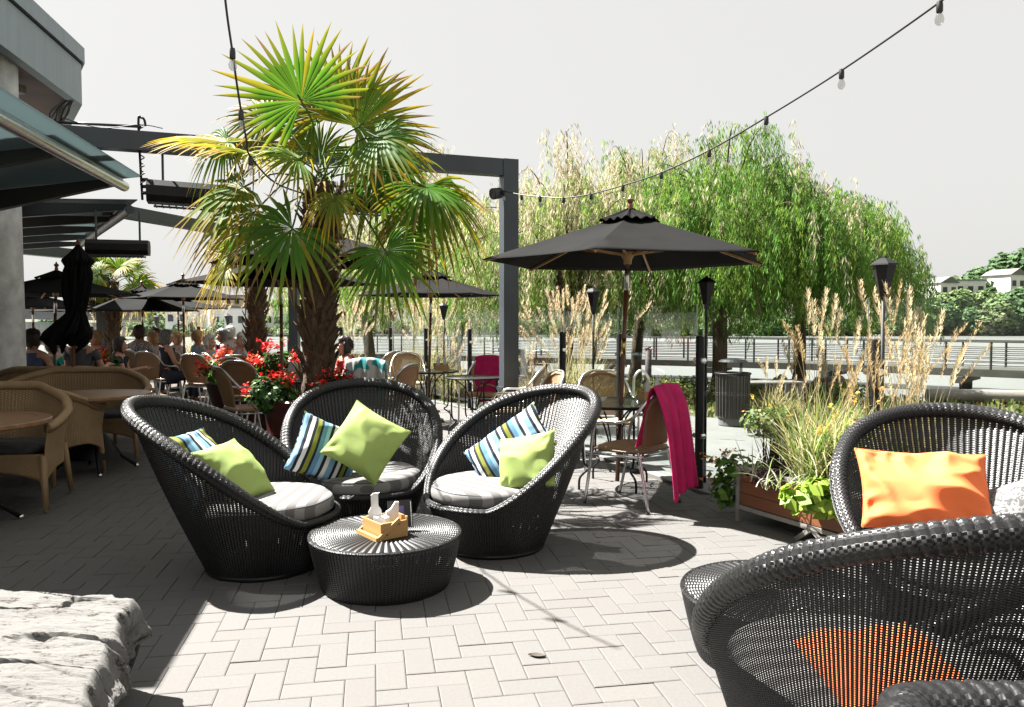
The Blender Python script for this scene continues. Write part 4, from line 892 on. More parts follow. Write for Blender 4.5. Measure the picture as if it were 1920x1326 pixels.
# closed parasol
pc = P(146, 600, 8.5); t = thing('closed_parasol', 'tall closed black parasol hanging in folds left of centre-left sofas', 'parasol', (P(127, 640, 8.5).x, 8.5, 0))
lean = pc.x-t.location.x; zt0 = P(146, 458, 8.5).z; zb = P(150, 648, 8.5).z
mb = MB(); mb.tube([(0, 0, .03), (lean*.6, 0, zb+.1), (lean*1.2, 0, zt0)], .02, 12); mb.build('pole', M['oiled_wood'], t, True)
mb = MB(); Hc = zt0-zb
def cl(u, v):
    a = 2*PI*u; z = zt0-Hc*v; pr = [(0, .012), (.05, .05), (.16, .145), (.22, .105), (.27, .12), (.45, .11), (.62, .085), (.68, .075), (.74, .11), (.86, .18), (.93, .19), (1, .12)]
    for i in range(len(pr)-1):
        if pr[i][0] <= v <= pr[i+1][0]: k = (v-pr[i][0])/(pr[i+1][0]-pr[i][0]); r = pr[i][1]+(pr[i+1][1]-pr[i][1])*k; break
    k = min(1, v*3); fold = 1+k*(.26*(abs(math.sin(4*a+v*2+.4*math.sin(v*9)))*2-1)+.12*math.sin(17*a+v*7+1)+.10*mnoise.noise(Vector((a*2, v*9, 1)))); drop = .06*math.sin(3*a+1)*max(0, v-.6)*2.5+.04*math.sin(9*a)*max(0, v-.7)*3
    x = lean*(z/zt0)*1.2; return Vector((x-.10*max(0, v-.68)/.3*(1 if v < .99 else 1)+r*fold*math.cos(a), r*fold*math.sin(a), z-drop))
mb.grid(cl, 144, 60, wu=True); mb.build('canopy', M['canopy_black'], t, True, thick=.003)
mb = MB(); mb.lathe([(0, zt0-.02), (.02, zt0-.02), (.026, zt0+.02), (.012, zt0+.05), (0, zt0+.06)], 12, (lean*1.2, 0, 0)); mb.build('finial', M['oiled_wood'], t, True)
mb = MB(); mb.lathe([(.0, 0), (.24, 0), (.24, .04), (.05, .06), (.03, .25), (0, .25)], 28); mb.build('base', M['black_metal'], t, True, angle=40)
# ================================================================ palms
def fan(vs, fs, cs, hub, e1, n, Rl, nseg=34, span=120, droop=.25, yel=.4, sd=0, split=.46):
    rs = random.Random(sd); e1 = Vector(e1).normalized(); n = Vector(n); n = (n-e1*n.dot(e1)).normalized(); e2 = n.cross(e1); da = math.radians(span)*2/nseg
    for k in range(nseg):
        a = -math.radians(span)+(k+.5)*da; L = Rl*(.70+.30*math.cos(a*.55))*rs.uniform(.84, 1.07); a += rs.uniform(-.035, .035); d = e1*math.cos(a)+e2*math.sin(a); tn = -e1*math.sin(a)+e2*math.cos(a)
        tipb = rs.random() < .45; br = rs.uniform(.75, 1.25); ya = .45 if rs.random() < yel*.35 else 0; dr = droop*rs.uniform(.5, 1.35); b = len(vs); kink = rs.random() < .15
        for f, wf in ((.03, .5), (.3, 1), (split, 1), (.64, .74), (.83, .42), (1, .03)):
            c = hub+d*(L*f)+n*(.04*L*math.sin(PI*f)); c.z -= dr*L*f**2.6*(1.9 if kink and f > .6 else 1); hw = math.tan(da/2)*L*min(f, split)*wf*1.04; fold = -n*hw*.55
            ye = min(1, max(0, (f-.45)*1.7)*(yel+.15)*1.7+ya); 
            g_ = Vector((.055, .175, .014))*br; y_ = Vector((.50, .33, .02)); q = g_.lerp(y_, ye*.85)
            edge = g_.lerp(y_, min(1, yel*.45+ye*.6))
            if f > .8 and tipb: q = edge = Vector((.24, .15, .05))
            
            vs.append(c-tn*hw); vs.append(c+fold); vs.append(c+tn*hw); cs += [tuple(edge), tuple(q), tuple(edge)]
        for r in range(5):
            for s in (0, 1): p = b+r*3+s; fs.append((p, p+1, p+4, p+3))
def palm(label, px, Y, ground, leaves, crown, trunk_r, hgt, seed=0, shag=1.0, name='palm_tree'):
    x0 = P(px, 640, Y).x; t = thing(name, label, 'palm tree', (x0, Y, 0), 0, None); O = Vector((x0, Y, 0)); rs = random.Random(seed)
    cz_ = hgt; C = Vector((P(crown[0], crown[1], Y).x-x0, 0, cz_)); mb = MB()
    def ax(z): k = z/cz_; return Vector((C.x*k*k, 0.03*math.sin(k*3), z))
    def tr(u, v):
        a = 2*PI*u; z = ground+(cz_-ground)*v; r = trunk_r*(1+.12*math.exp(-v*6))*(1+.05*math.sin(z*22+3*math.sin(a*2)))*(1-.30*max(0, v-.55)/.45)
        r += .02*mnoise.noise(Vector((math.cos(a)*2, math.sin(a)*2, z*6))); q = ax(z); return Vector((q.x+r*math.cos(a), q.y+r*math.sin(a), z))
    mb.grid(tr, 26, 60, wu=True)
    for k in range(int(330*shag)):   # old leaf bases
        v = rs.random()**.9; a = rs.uniform(0, 2*PI); z = ground+(cz_-ground)*v*.93; q = ax(z)+Vector((math.cos(a), math.sin(a), 0))*trunk_r*.95; d = Vector((math.cos(a)*rs.uniform(.3, .8), math.sin(a)*rs.uniform(.3, .8), 1)).normalized(); L = rs.uniform(.06, .17); tn = Vector((-math.sin(a), math.cos(a), 0))*rs.uniform(.02, .045)
        p1 = q+d*L; o_ = Vector((math.cos(a), math.sin(a), 0))*.012; mb.add([q-tn-o_, q+tn-o_, q+tn+o_, q-tn+o_, p1-tn*.45, p1+tn*.45, p1+tn*.4+o_, p1-tn*.4+o_], [(0, 1, 5, 4), (2, 3, 7, 6), (1, 2, 6, 5), (3, 0, 4, 7), (4, 5, 6, 7)])
    mb.build('trunk', M['palm_bark'], t, True, angle=50)
    # hanging fibres
    vs = []; fs = []; cs = []
    for k in range(int(900*shag)):
        a = rs.uniform(0, 2*PI); z = cz_-rs.random()**1.4*(cz_-ground)*.75; q = ax(z)+Vector((math.cos(a), math.sin(a), 0))*trunk_r*rs.uniform(.85, 1.1); L = rs.uniform(.06, .22); w_ = rs.uniform(.002, .006); tn = Vector((-math.sin(a), math.cos(a), 0))*w_; o_ = Vector((math.cos(a), math.sin(a), 0))*rs.uniform(0, .05)
        b = len(vs); vs += [q-tn, q+tn, q+o_+Vector((rs.uniform(-.03, .03), 0, -L))]; fs.append((b, b+1, b+2, b+2)); c = (.10, .065, .035) if rs.random() < .7 else (.2, .15, .09); cs += [c]*3
    for k in range(int(34*shag)):   # dead drooping ribbons under the crown
        a = rs.uniform(0, 2*PI); q = C+Vector((math.cos(a)*.06, math.sin(a)*.06, -rs.uniform(0, .25))); pts = [q]; d = Vector((math.cos(a), math.sin(a), rs.uniform(.0, .5)))*.07
        for s in range(7): d = d+Vector((0, 0, -.028)); d *= 1.0; pts.append(pts[-1]+d)
        tn = Vector((-math.sin(a), math.cos(a), .2))*rs.uniform(.004, .012); c = rs.choice([(.30, .20, .05), (.16, .10, .04), (.12, .09, .05), (.34, .26, .03)])
        for s in range(7): b = len(vs); k1 = 1-s/7; k2 = 1-(s+1)/7; vs += [pts[s]-tn*k1, pts[s]+tn*k1, pts[s+1]+tn*k2, pts[s+1]-tn*k2]; fs.append((b, b+1, b+2, b+3)); cs += [c]*4
    npmesh('fibre', np.array([tuple(v) for v in vs]), np.array(fs), M['dry_grass'], t, np.array(cs))
    vs = []; fs = []; cs = []; mp = MB()
    for i, L in enumerate(leaves):
        u, v, ang, Rp, dy, ty, fc, dr, ye = L; hub = P(u, v, Y+dy)-O; a = R(ang); e1 = Vector((math.cos(a), ty, math.sin(a))); n = Vector((0, -1, 0))*fc+Vector((0, 0, 1))*(1-fc)
        fan(vs, fs, cs, hub, e1, n, Rp/FPX*(Y+dy), 30, 118 if fc < .8 else 135, dr, ye, seed*100+i)
        base = C+Vector((rs.uniform(-.06, .06), rs.uniform(-.06, .06), rs.uniform(-.08, .1))); mid = base.lerp(hub, .55)+Vector((0, 0, .12)); mp.tube(smooth_path([base, mid, hub, hub+e1.normalized()*.06], 5), .0085, 6, col=(.10, .17, .03))
    npmesh('crown', np.array([tuple(v) for v in vs]), np.array(fs), M['palm_leaf'], t, np.array(cs)); mp.build('leaf_stalks', M['palm_leaf'], t, True, colors=True)
    return t
# u, v, direction, radius px, depth offset, depth tilt, facing camera, droop, yellow
LV = [(565, 190, 118, 165, -.15, -.15, .9, .05, .25), (640, 205, 78, 150, .45, .1, .95, .05, .5), (672, 238, 33, 172, -.1, -.1, .8, .08, .7), (705, 258, -8, 130, -.35, -.3, .55, .35, .15),
 (590, 215, 140, 150, .5, .2, .8, .1, .6), (425, 268, 176, 150, -.1, -.1, .25, .12, 1.0), (480, 292, 168, 140, -.4, -.3, .2, .25, .8), (425, 262, 215, 90, .25, .1, .6, .75, .1),
 (455, 352, 207, 160, .0, .0, .45, .25, .45), (480, 395, 222, 150, -.25, -.2, .5, .35, .45), (548, 428, 232, 140, -.5, -.5, .85, .25, .1), (425, 500, 222, 80, .2, 0, .4, .5, .9),
 (628, 368, 262, 80, -.45, -.6, .5, .6, .9), (705, 318, -48, 125, .2, .1, .7, .4, .1), (735, 290, -30, 110, .4, .3, .6, .5, .2),
 (722, 470, -58, 125, -.3, -.3, .8, .3, .1), (797, 352, -82, 140, .1, .0, .5, .5, .3), (800, 352, -20, 140, -.1, -.1, .25, .55, .15), (765, 400, -52, 110, .3, .2, .5, .5, .3),
 (500, 225, 160, 110, .35, .2, .6, .3, .4), (600, 290, 110, 110, .5, .4, .5, .2, .5),
 (650, 300, 10, 120, .5, .4, .5, .4, .4), (560, 300, 165, 120, -.5, -.4, .4, .4, .5),]
P1 = palm('tall fan palm with ragged yellow tipped leaves in the maroon pot', 592, 6.62, .70, LV, (605, 340), .126, P(605, 340, 6.62).z, 1)
def rleaves(cx_, cy_, n, rad, seed, sp=60):
    rs = random.Random(seed); out = []
    for k in range(n):
        a = rs.uniform(-40, 220); out.append((cx_+math.cos(R(a))*sp*rs.uniform(.5, 1), cy_-math.sin(R(a))*sp*.6*rs.uniform(.3, 1)+(8 if 20 < a < 160 else 14), a if rs.random() < .6 else (a-40 if a < 90 else a+40), rad*rs.uniform(.8, 1.1), rs.uniform(-.5, .5), rs.uniform(-.5, .5), rs.uniform(.3, .9), rs.uniform(.2, .6), rs.uniform(.2, .8)))
    return out
palm('second palm whose bare trunk rises left of the big one', 479, 11.4, 0, rleaves(478, 455, 12, 60, 5, 55), (478, 480), .125, P(478, 490, 11.4).z, 2, .6)
palm('third palm at the left with small crown behind the heater', 210, 16.5, 0, rleaves(213, 515, 20, 52, 6, 52), (213, 530), .125, P(213, 528, 16.5).z, 3, .6)

# ================================================================ potted plants
def leafy(vs, fs, cs, c, rad, n, size, cols, rs, up=.4, shape='heart', dens=.5):
    for k in range(n):
        d = Vector((rs.gauss(0, 1), rs.gauss(0, 1), rs.gauss(0, 1))).normalized(); r = rs.random()**dens; q = c+Vector((d.x*rad[0], d.y*rad[1], d.z*rad[2]))*r; s = size*rs.uniform(.6, 1.25)
        n_ = (d+Vector((0, 0, up))+Vector((rs.uniform(-.6, .6), rs.uniform(-.6, .6), rs.uniform(-.4, .6)))).normalized(); x, y = frame(n_); a = rs.uniform(0, 2*PI); e = x*math.cos(a)+y*math.sin(a); g_ = n_.cross(e); col = rs.choice(cols); kk = rs.uniform(.8, 1.2); col = tuple(z*kk for z in col); b = len(vs)
        vs += [q-e*s*.5, q+g_*s*.36-e*s*.1+n_*s*.06, q+e*s*.55-n_*s*.08, q-g_*s*.36-e*s*.1+n_*s*.06]; fs.append((b, b+1, b+2, b+3)); cs += [col]*4
def plant(name, label, cat, loc, blobs, group=None, flowers=(), stems=True, seed=0, fcol=((.55, .01, .012), (.7, .03, .02)), fsz=.035, lsz=.06, lcols=((.04, .11, .02), (.07, .17, .03), (.03, .07, .02)), mat='leaf'):
    rs = random.Random(seed); t = thing(name, label, cat, loc, 0, group); vs, fs, cs = [], [], []
    for c, rad, n in blobs: leafy(vs, fs, cs, Vector(c), rad, n, lsz, lcols, rs)
    npmesh('foliage', np.array([tuple(v) for v in vs]), np.array(fs), M[mat], t, np.array(cs))
    if flowers:
        vs, fs, cs = [], [], []
        for c, r, n in flowers:
            for k in range(n):
                q = Vector(c)+Vector((rs.gauss(0, r), rs.gauss(0, r), rs.gauss(0, r*.7))); col = rs.choice(fcol)
                for p_ in range(4):
                    e = Vector((rs.gauss(0, 1), rs.gauss(0, 1), rs.gauss(0, .7))).normalized(); x, y = frame(e); s = fsz*rs.uniform(.6, 1.1); b = len(vs); vs += [q, q+e*s*.6+x*s*.4, q+e*s, q+e*s*.6-x*s*.4]; fs.append((b, b+1, b+2, b+3)); kk = rs.uniform(.75, 1.2); cs += [tuple(z*kk for z in col)]*4
        npmesh('blossoms', np.array([tuple(v) for v in vs]), np.array(fs), M['petal'], t, np.array(cs))
    if stems:
        mb = MB()
        for c, rad, n in blobs:
            for k in range(5): e = Vector(c)+Vector((rs.uniform(-1, 1)*rad[0]*.7, rs.uniform(-1, 1)*rad[1]*.7, rad[2]*.4)); mb.tube(smooth_path([(e.x*.3, e.y*.3, 0), (e.x*.7, e.y*.7, e.z*.6), e], 4), .004, 5, col=(.07, .11, .03))
        mb.build('stems', M['leaf'], t, True, colors=True)
    return t
PX = P(592, 640, 6.62).x-.02
t = thing('plant_pot', 'big maroon glazed pot holding the tall palm and red flowers', 'plant pot', (PX, 6.62, 0)); mb = MB()
mb.lathe([(0, 0), (.30, 0), (.31, .02), (.355, .30), (.375, .42), (.385, .43), (.378, .445), (.388, .455), (.38, .47), (.392, .48), (.385, .50), (.41, .68), (.43, .70), (.445, .72), (.445, .755), (.425, .77), (.40, .765), (.39, .70), (.0, .70)], 56, cap=False); mb.build('pot', M['pot'], t, True, angle=40)
mb = MB(); mb.lathe([(.392, .715), (.2, .73), (0, .735)], 30, cap=False); mb.build('soil', M['soil'], t, True)
gr = 'red flowering plants'
plant('flowering_plant', 'green leafy clump with red blossoms spilling over the left pot rim', 'flowers', (PX-.26, 6.42, .76), [((-.02, -.05, .05), (.22, .18, .16), 650), ((.08, -.1, .0), (.2, .1, .1), 200)], gr, [((.02, -.1, .20), .05, 38), ((-.20, -.08, .08), .03, 18), ((.22, -.12, .0), .035, 26), ((.14, -.05, .16), .03, 14)], seed=2)
plant('flowering_plant', 'darker red blossoms just right of the palm trunk in the pot', 'flowers', (PX+.26, 6.42, .80), [((0, 0, .05), (.2, .16, .13), 420)], gr, [((.02, -.06, .18), .06, 46), ((-.1, -.1, .08), .04, 18), ((.16, -.05, .1), .03, 14)], seed=3, lcols=((.05, .03, .02), (.03, .06, .02), (.08, .03, .02)))
plant('trailing_plant', 'bright green trailing vine at the right rim of the maroon pot', 'plant', (PX+.42, 6.40, .80), [((.05, -.04, -.02), (.2, .1, .08), 260)], None, seed=4, lcols=((.10, .24, .02), (.14, .3, .03)), lsz=.075)
p_ = P(528, 700, 10.0); t = thing('plant_pot', 'smaller maroon pot behind the palm trunk with more red flowers', 'plant pot', (p_.x, 10.0, 0)); mb = MB(); mb.lathe([(0, 0), (.26, 0), (.36, .6), (.38, .66), (.34, .66), (.0, .62)], 40, cap=False); mb.build('pot', M['pot'], t, True, angle=40)
plant('flowering_plant', 'red blossoms rising left behind the palm trunk', 'flowers', (p_.x, 10.0, .6), [((0, 0, .18), (.36, .25, .26), 650)], gr, [((-.1, -.1, .5), .08, 50), ((.2, -.1, .32), .06, 30), ((-.25, -.1, .3), .06, 34), ((.1, -.2, .12), .07, 34), ((.35, -.1, .18), .05, 20)], seed=5, fsz=.05, lsz=.09)
p_ = P(485, 690, 11.6); plant('flowering_plant', 'red and orange blossoms at the foot of the second palm', 'flowers', (p_.x-.1, 11.0, .45), [((0, 0, .25), (.55, .3, .24), 500)], gr, [((-.2, -.1, .45), .09, 40), ((.2, -.1, .42), .09, 46), ((-.5, 0, .3), .07, 30)], seed=6, fsz=.06, lsz=.1, fcol=((.6, .02, .015), (.75, .12, .02)))
p_ = P(184, 668, 11.2); plant('flowering_plant', 'orange red flower bowl beside the woman in sunglasses', 'flowers', (p_.x, 11.2, .62), [((0, 0, .2), (.3, .2, .16), 320)], gr, [((-.1, -.1, .32), .09, 40), ((.12, -.1, .3), .07, 40)], seed=7, fsz=.055, lsz=.08, fcol=((.75, .10, .02), (.8, .22, .02), (.6, .03, .02)))
mb = MB(); mb.lathe([(0, 0), (.2, 0), (.28, .6), (.3, .66), (0, .64)], 30, (0, 0, 0)); mb.build('plant_pot', M['pot'], None, True, 'dark pot under the orange red flower bowl', 'plant pot', loc=(p_.x, 11.2, 0), angle=40)
mb = MB(); mb.lathe([(0, 0), (.3, 0), (.42, .5), (.45, .55), (0, .53)], 30, (0, 0, 0)); mb.build('plant_pot', M['pot'], None, True, 'dark pot at the foot of the second palm', 'plant pot', loc=(P(485, 690, 11.6).x-.1, 11.0, 0), angle=40)
# ------------------------------------------------ wooden trough planter
pa = Vector((1.60, 5.44, 0)); pb = Vector((2.13, 4.38, 0)); e = (pb-pa).normalized(); nn = Vector((-e.y, e.x, 0)); 
if nn.x < 0: nn = -nn
Lp = 1.25; Wp = .40; ang = math.atan2(e.y, e.x)
t = thing('wooden_planter', 'long brown plank trough with pale metal frame behind the orange pillow chair', 'planter', (pa.x, pa.y, 0), ang)
def rect_frame(mb): pass
sgn = 1 if (Matrix.Rotation(ang, 3, 'Z') @ Vector((0, 1, 0))).dot(nn) > 0 else -1
for k in range(3):
    mb = MB(); z = .125+k*.083
    for (c, s) in (((Lp/2, 0, z+.04), (Lp-.05, .018, .079)), ((Lp/2, sgn*Wp, z+.04), (Lp-.05, .018, .079)), ((.012, sgn*Wp/2, z+.04), (.018, Wp-.04, .079)), ((Lp-.012, sgn*Wp/2, z+.04), (.018, Wp-.04, .079))): mb.box(c, s)
    mb.build('plank', M['plank'], t)
mb = MB()
for x in (0, Lp):
    for y in (0, sgn*Wp): mb.box((x, y, .19), (.034, .034, .38))
for z in (.105, .377):
    for y in (0, sgn*Wp): mb.box((Lp/2, y, z), (Lp-.034, .036, .028))
    for x in (0, Lp): mb.box((x, sgn*Wp/2, z), (.036, Wp-.034, .028))
mb.build('frame', M['white_frame'], t)
mb = MB(); mb.bar((Lp*.52, 0, .1), (Lp*.42, 0, 0), .03, .03); mb.bar((Lp*.52, 0, .1), (Lp*.64, 0, 0), .03, .03); mb.build('leg', M['white_frame'], t)
mb = MB(); mb.box((Lp/2, sgn*Wp/2, .33), (Lp-.04, Wp-.04, .02)); mb.build('soil', M['soil'], t)
def pl(s, w_, z=.35): return pa+e*s+nn*w_+Vector((0, 0, z))
def grass(name, label, cat, loc, n, H, spread, cols, seed, plumes=0, pcol=(.42, .32, .17), mat='dry_grass', w_=.006, bend=1.0, ph=None, group=None, pl_len=.28, pw=1.0):
    rs = random.Random(seed); t = thing(name, label, cat, loc, 0, group); t['kind'] = 'thing'; vs, fs, cs = [], [], []
    def blade(h, sp, col, w0, seg=7):
        a = rs.uniform(0, 2*PI); o = Vector((math.cos(a), math.sin(a), 0)); p = Vector((rs.uniform(-1, 1)*.06, rs.uniform(-1, 1)*.06, 0))*spread*3; d = (Vector((0, 0, 1))+o*rs.uniform(.02, .35)*sp).normalized(); tn = Vector((-o.y, o.x, 0)); pts = [p.copy()]
        for s in range(seg): d = (d+o*.09*sp*bend+Vector((0, 0, -.05*bend))*sp).normalized(); p = p+d*(h/seg); pts.append(p.copy())
        for s in range(seg):
            k1, k2 = 1-(s/seg)**2, 1-((s+1)/seg)**2; b = len(vs); vs.extend([pts[s]-tn*w0*k1, pts[s]+tn*w0*k1, pts[s+1]+tn*w0*k2, pts[s+1]-tn*w0*k2]); fs.append((b, b+1, b+2, b+3)); cs.extend([col]*4)
        return pts, o
    for k in range(n): c = rs.choice(cols); kk = rs.uniform(.8, 1.2); blade(H*rs.uniform(.45, 1.05), spread*rs.uniform(.4, 1.5), tuple(z*kk for z in c), w_)
    npmesh('blades', np.array([tuple(v) for v in vs]), np.array(fs), M[mat], t, np.array(cs))
    if plumes:
        vs, fs, cs = [], [], []
        for k in range(plumes):
            pts, o = blade((ph or H*1.5)*rs.uniform(.7, 1.1), spread*rs.uniform(.15, .7), tuple(pcol), .003)
            for i in range(110):
                f = rs.random(); q = pts[-1].lerp(pts[-3], f*1.0) if f < 1 else pts[-1]; q = pts[-1]+(pts[-2]-pts[-1]).normalized()*f*pl_len if f*pl_len < (pts[-2]-pts[-1]).length else pts[-2]+(pts[-3]-pts[-2]).normalized()*(f*pl_len-(pts[-2]-pts[-1]).length)
                r = .020*pw*math.sin(PI*min(1, f*.85+.1)); d = Vector((rs.gauss(0, 1), rs.gauss(0, 1), rs.gauss(0, 1))).normalized(); q2 = q+d*r*.5; l = Vector((d.x*.5, d.y*.5, .8))*rs.uniform(.012, .03)*pw; x = frame(l)[0]*.0025*pw; b = len(vs); vs.extend([q2-x, q2+x, q2+l+x*.3, q2+l-x*.3]); fs.append((b, b+1, b+2, b+3)); kk = rs.uniform(.7, 1.25); cs.extend([tuple(z*kk for z in pcol)]*4)
        npmesh('plumes', np.array([tuple(v) for v in vs]), np.array(fs), M['dry_grass'], t, np.array(cs))
    return t
GC = [(.16, .24, .05), (.36, .36, .14), (.55, .52, .34), (.12, .22, .03), (.5, .46, .22)]
grass('fountain_grass_clump', 'pale green arching grass tuft in the wooden trough', 'grass tuft', pl(.62, .2), 900, .72, 1.15, GC, 11, 16, (.40, .30, .15), ph=1.05, w_=.0045)
grass('fountain_grass_clump', 'blond grass tuft at the right end of the trough beside the black post', 'grass tuft', pl(1.0, .28), 320, .6, 1.0, GC, 12, 18, (.40, .30, .15), ph=1.25, w_=.004)
grass('spiky_plant', 'dark bronze spiky plant at the left end of the trough', 'plant', pl(.25, .22), 120, .42, .9, [(.03, .012, .012), (.06, .03, .02), (.04, .06, .02)], 13, mat='leaf', w_=.007, bend=.4)
grass('striped_grass_clump', 'white edged trailing grass over the trough front', 'grass tuft', pl(.42, .04), 150, .34, 1.5, [(.5, .5, .38), (.25, .32, .12)], 14, w_=.004, bend=1.8)
plant('trailing_plant', 'yellow green broad leaved vine cascading over the trough front', 'plant', pl(.78, -.02, .33), [((0, -.02, .0), (.30, .14, .13), 330), ((.15, -.12, -.04), (.2, .1, .1), 120)], None, seed=15, lsz=.10, lcols=((.30, .42, .06), (.40, .50, .10), (.18, .34, .03)))
plant('flowering_plant', 'orange blossomed plant trailing off the left end of the trough', 'flowers', pl(-.06, .12, .30), [((-.10, -.02, .05), (.20, .14, .14), 120), ((-.16, 0, -.12), (.12, .1, .12), 70)], 'orange flowering plants', [((-.28, 0, .12), .03, 8), ((-.12, 0, .16), .04, 10), ((-.3, 0, -.02), .02, 5)], seed=16, fcol=((.65, .22, .03), (.75, .38, .04)), fsz=.03, lsz=.07, lcols=((.10, .22, .03), (.16, .28, .05), (.06, .14, .02)))
plant('flowering_plant', 'loose orange flowers among the tall grass in the trough', 'flowers', pl(.75, .3, .36), [((0, 0, .25), (.4, .15, .25), 160)], 'orange flowering plants', [((-.25, 0, .42), .07, 10), ((.05, 0, .5), .12, 14), ((.3, 0, .38), .1, 12)], seed=17, fcol=((.7, .3, .03), (.75, .45, .05)), fsz=.032, lsz=.05, lcols=((.12, .2, .04), (.2, .26, .06)))
plant('flowering_plant', 'purple leaved creeper between vine and grass in the trough', 'plant', pl(.35, .02, .35), [((0, 0, .02), (.22, .1, .08), 130)], None, seed=18, lsz=.05, lcols=((.10, .02, .07), (.07, .02, .05)))
# ------------------------------------------------ plume grasses along the fence (outside)
PG = [(.34, .29, .12), (.42, .36, .2), (.2, .22, .06)]; PCL = (.58, .47, .30)
for i, (lb, u, Y, H, n, pn, ph) in enumerate([('tall blond plume grass right of the tall lantern behind the right lounge chair', 1715, 5.35, 1.0, 420, 20, 1.55), ('blond plume grass between the two black fence posts behind the trough', 1530, 6.0, .95, 420, 12, 1.6), ('dense dry grass with plumes left of the big parasol pole', 1075, 10.2, 1.15, 700, 60, 1.75), ('dry plume grass under the second parasol at the fence', 800, 14.6, 1.2, 480, 46, 1.9), ('dry plume grass around the lantern right of the palm trunk', 650, 17.0, 1.0, 380, 36, 1.8), ('far dry plume grass behind the grey haired guests', 375, 19.5, 1.3, 420, 40, 2.1), ('dry plume grass far left behind the parasol poles', 215, 21.5, 1.2, 380, 30, 1.8), ('low dry grass clump beyond the fence near the bike hoop', 1010, 12.0, .7, 420, 10, 1.1), ('sparse dry grass by the bench right of the litter bin', 1460, 10.5, .6, 260, 8, .9), ('dry grass clump left end of the second towel chair', 850, 13.8, .8, 300, 20, 1.4)]):
    q = P(u, 640, Y); grass('plume_grass_clump', lb, 'ornamental grass', (q.x, Y, 0), n, H, (.7, .8)[i] if i < 2 else 1.1, PG, 30+i, pn, PCL, ph=ph, w_=.005 if Y < 9 else .009, group='blond plume grasses', pw=1.7 if Y < 9 else 1.8)
for i, (u0, v0, u1, v1, Y) in enumerate([(1712, 780, 1650, 690, 4.6), (1722, 775, 1680, 700, 4.6), (1690, 790, 1655, 735, 4.6), (1822, 757, 1840, 690, 4.4)]):
    pass
# ================================================================ willows
def willow(label, x, y, H, W, nb, ns, leaves, seed, pale=.3, trunk_r=.2, lean=0.0, fork=True):
    r = np.random.default_rng(seed); rs = random.Random(seed); t = thing('willow_tree', label, 'tree', (x, y, 0), 0, 'weeping willows on the shore'); mb = MB()
    top = H*.62; mb.tube(smooth_path([(0, 0, -.1), (lean*.4, 0, H*.18), (lean, .05, H*.36), (lean*1.1, 0, top)], 6), [trunk_r*1.25]*3+[trunk_r]*8+[trunk_r*.7]*8, 12)
    ends = []
    for k in range(nb):
        a = rs.uniform(0, 2*PI); rad = W/2*rs.random()**.55; hz = H*(.98-.42*(rad/(W/2))**2.0)*rs.uniform(.86, 1.04)*(1+.05*math.sin(a*2+seed)+.05*math.sin(a*5+seed*2)); b0 = Vector((lean, 0, H*rs.uniform(.28, .55))); e_ = Vector((lean+math.cos(a)*rad, math.sin(a)*rad*.85, hz)); m_ = b0.lerp(e_, .55)+Vector((0, 0, H*.10))
        tip = e_+Vector((math.cos(a)*.4, math.sin(a)*.4, -.25)); pts = smooth_path([b0, m_, e_, tip], 5); mb.tube(pts, [max(.005, trunk_r*.26*(1-i/len(pts))**1.5) for i in range(len(pts))], 5); ends.append(pts)
    mb.build('trunk', M['bark'], t, True)
    # strands
    V = []; C = []; per = leaves*1.5
    for k in range(ns):
        pts = ends[rs.randrange(nb)]; q = pts[rs.randrange(len(pts)//4, len(pts))]; q = np.array(q)+r.normal(0, .18, 3)*[1, 1, .6]; L = rs.uniform(.25, 1)**1.2*H*.40*(1.0 if q[2] < H*.75 else .6); L = min(L, q[2]-rs.uniform(.9, 2.0)); 
        if L < .2: L = .25
        n = max(6, int(per*L/2.0)); s = np.sort(r.random(n)); out = q[:2]-np.array([lean, 0]); out = out/(np.linalg.norm(out)+.01); sway = r.normal(0, .05, 2)
        px_ = q[0]+out[0]*.25*np.sqrt(s)*L*.5+sway[0]*s*L+r.normal(0, .03, n); py_ = q[1]+out[1]*.25*np.sqrt(s)*L*.5+sway[1]*s*L+r.normal(0, .03, n); pz_ = q[2]+.08*np.sin(PI*np.minimum(1, s*3))-s*L
        a = r.random(n)*2*PI; dx = np.cos(a)*.32; dy = np.sin(a)*.32; dz = -np.ones(n)*r.uniform(.5, 1.1, n); nr = np.sqrt(dx*dx+dy*dy+dz*dz); ll = r.uniform(.09, .17, n); d = np.stack([dx, dy, dz], 1)/nr[:, None]*ll[:, None]
        b_ = r.random(n)*2*PI; wv = np.stack([np.cos(b_), np.sin(b_), r.normal(0, .2, n)], 1)*r.uniform(.006, .011, n)[:, None]; o = np.stack([px_, py_, pz_], 1)
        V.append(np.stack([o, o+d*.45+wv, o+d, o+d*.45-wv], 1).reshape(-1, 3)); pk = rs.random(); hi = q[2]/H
        if pk < pale*max(.12, (hi-.35)*2.3): base = np.array([.50, .45, .29])*rs.uniform(.8, 1.2)  # straw-pale strands, more towards the top: overexposed sun painted into the leaf colour
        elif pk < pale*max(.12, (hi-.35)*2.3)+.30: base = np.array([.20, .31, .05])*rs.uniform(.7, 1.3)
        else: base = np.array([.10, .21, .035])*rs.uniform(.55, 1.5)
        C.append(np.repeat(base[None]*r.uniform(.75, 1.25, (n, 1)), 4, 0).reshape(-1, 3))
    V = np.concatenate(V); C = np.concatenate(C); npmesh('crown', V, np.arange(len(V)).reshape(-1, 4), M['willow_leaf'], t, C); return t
def wx(u, Y): return (u-CX)/FPX*Y
willow('largest willow, its green curtain right of the big parasol', wx(1350, 15.6), 15.6, 5.15, 4.6, 70, 2900, 60, 41, .10, .15)
willow('willow at the right end with drooping crown over the tall lantern', wx(1500, 17.0), 17.0, 4.9, 4.4, 60, 2300, 60, 42, .16, .13)
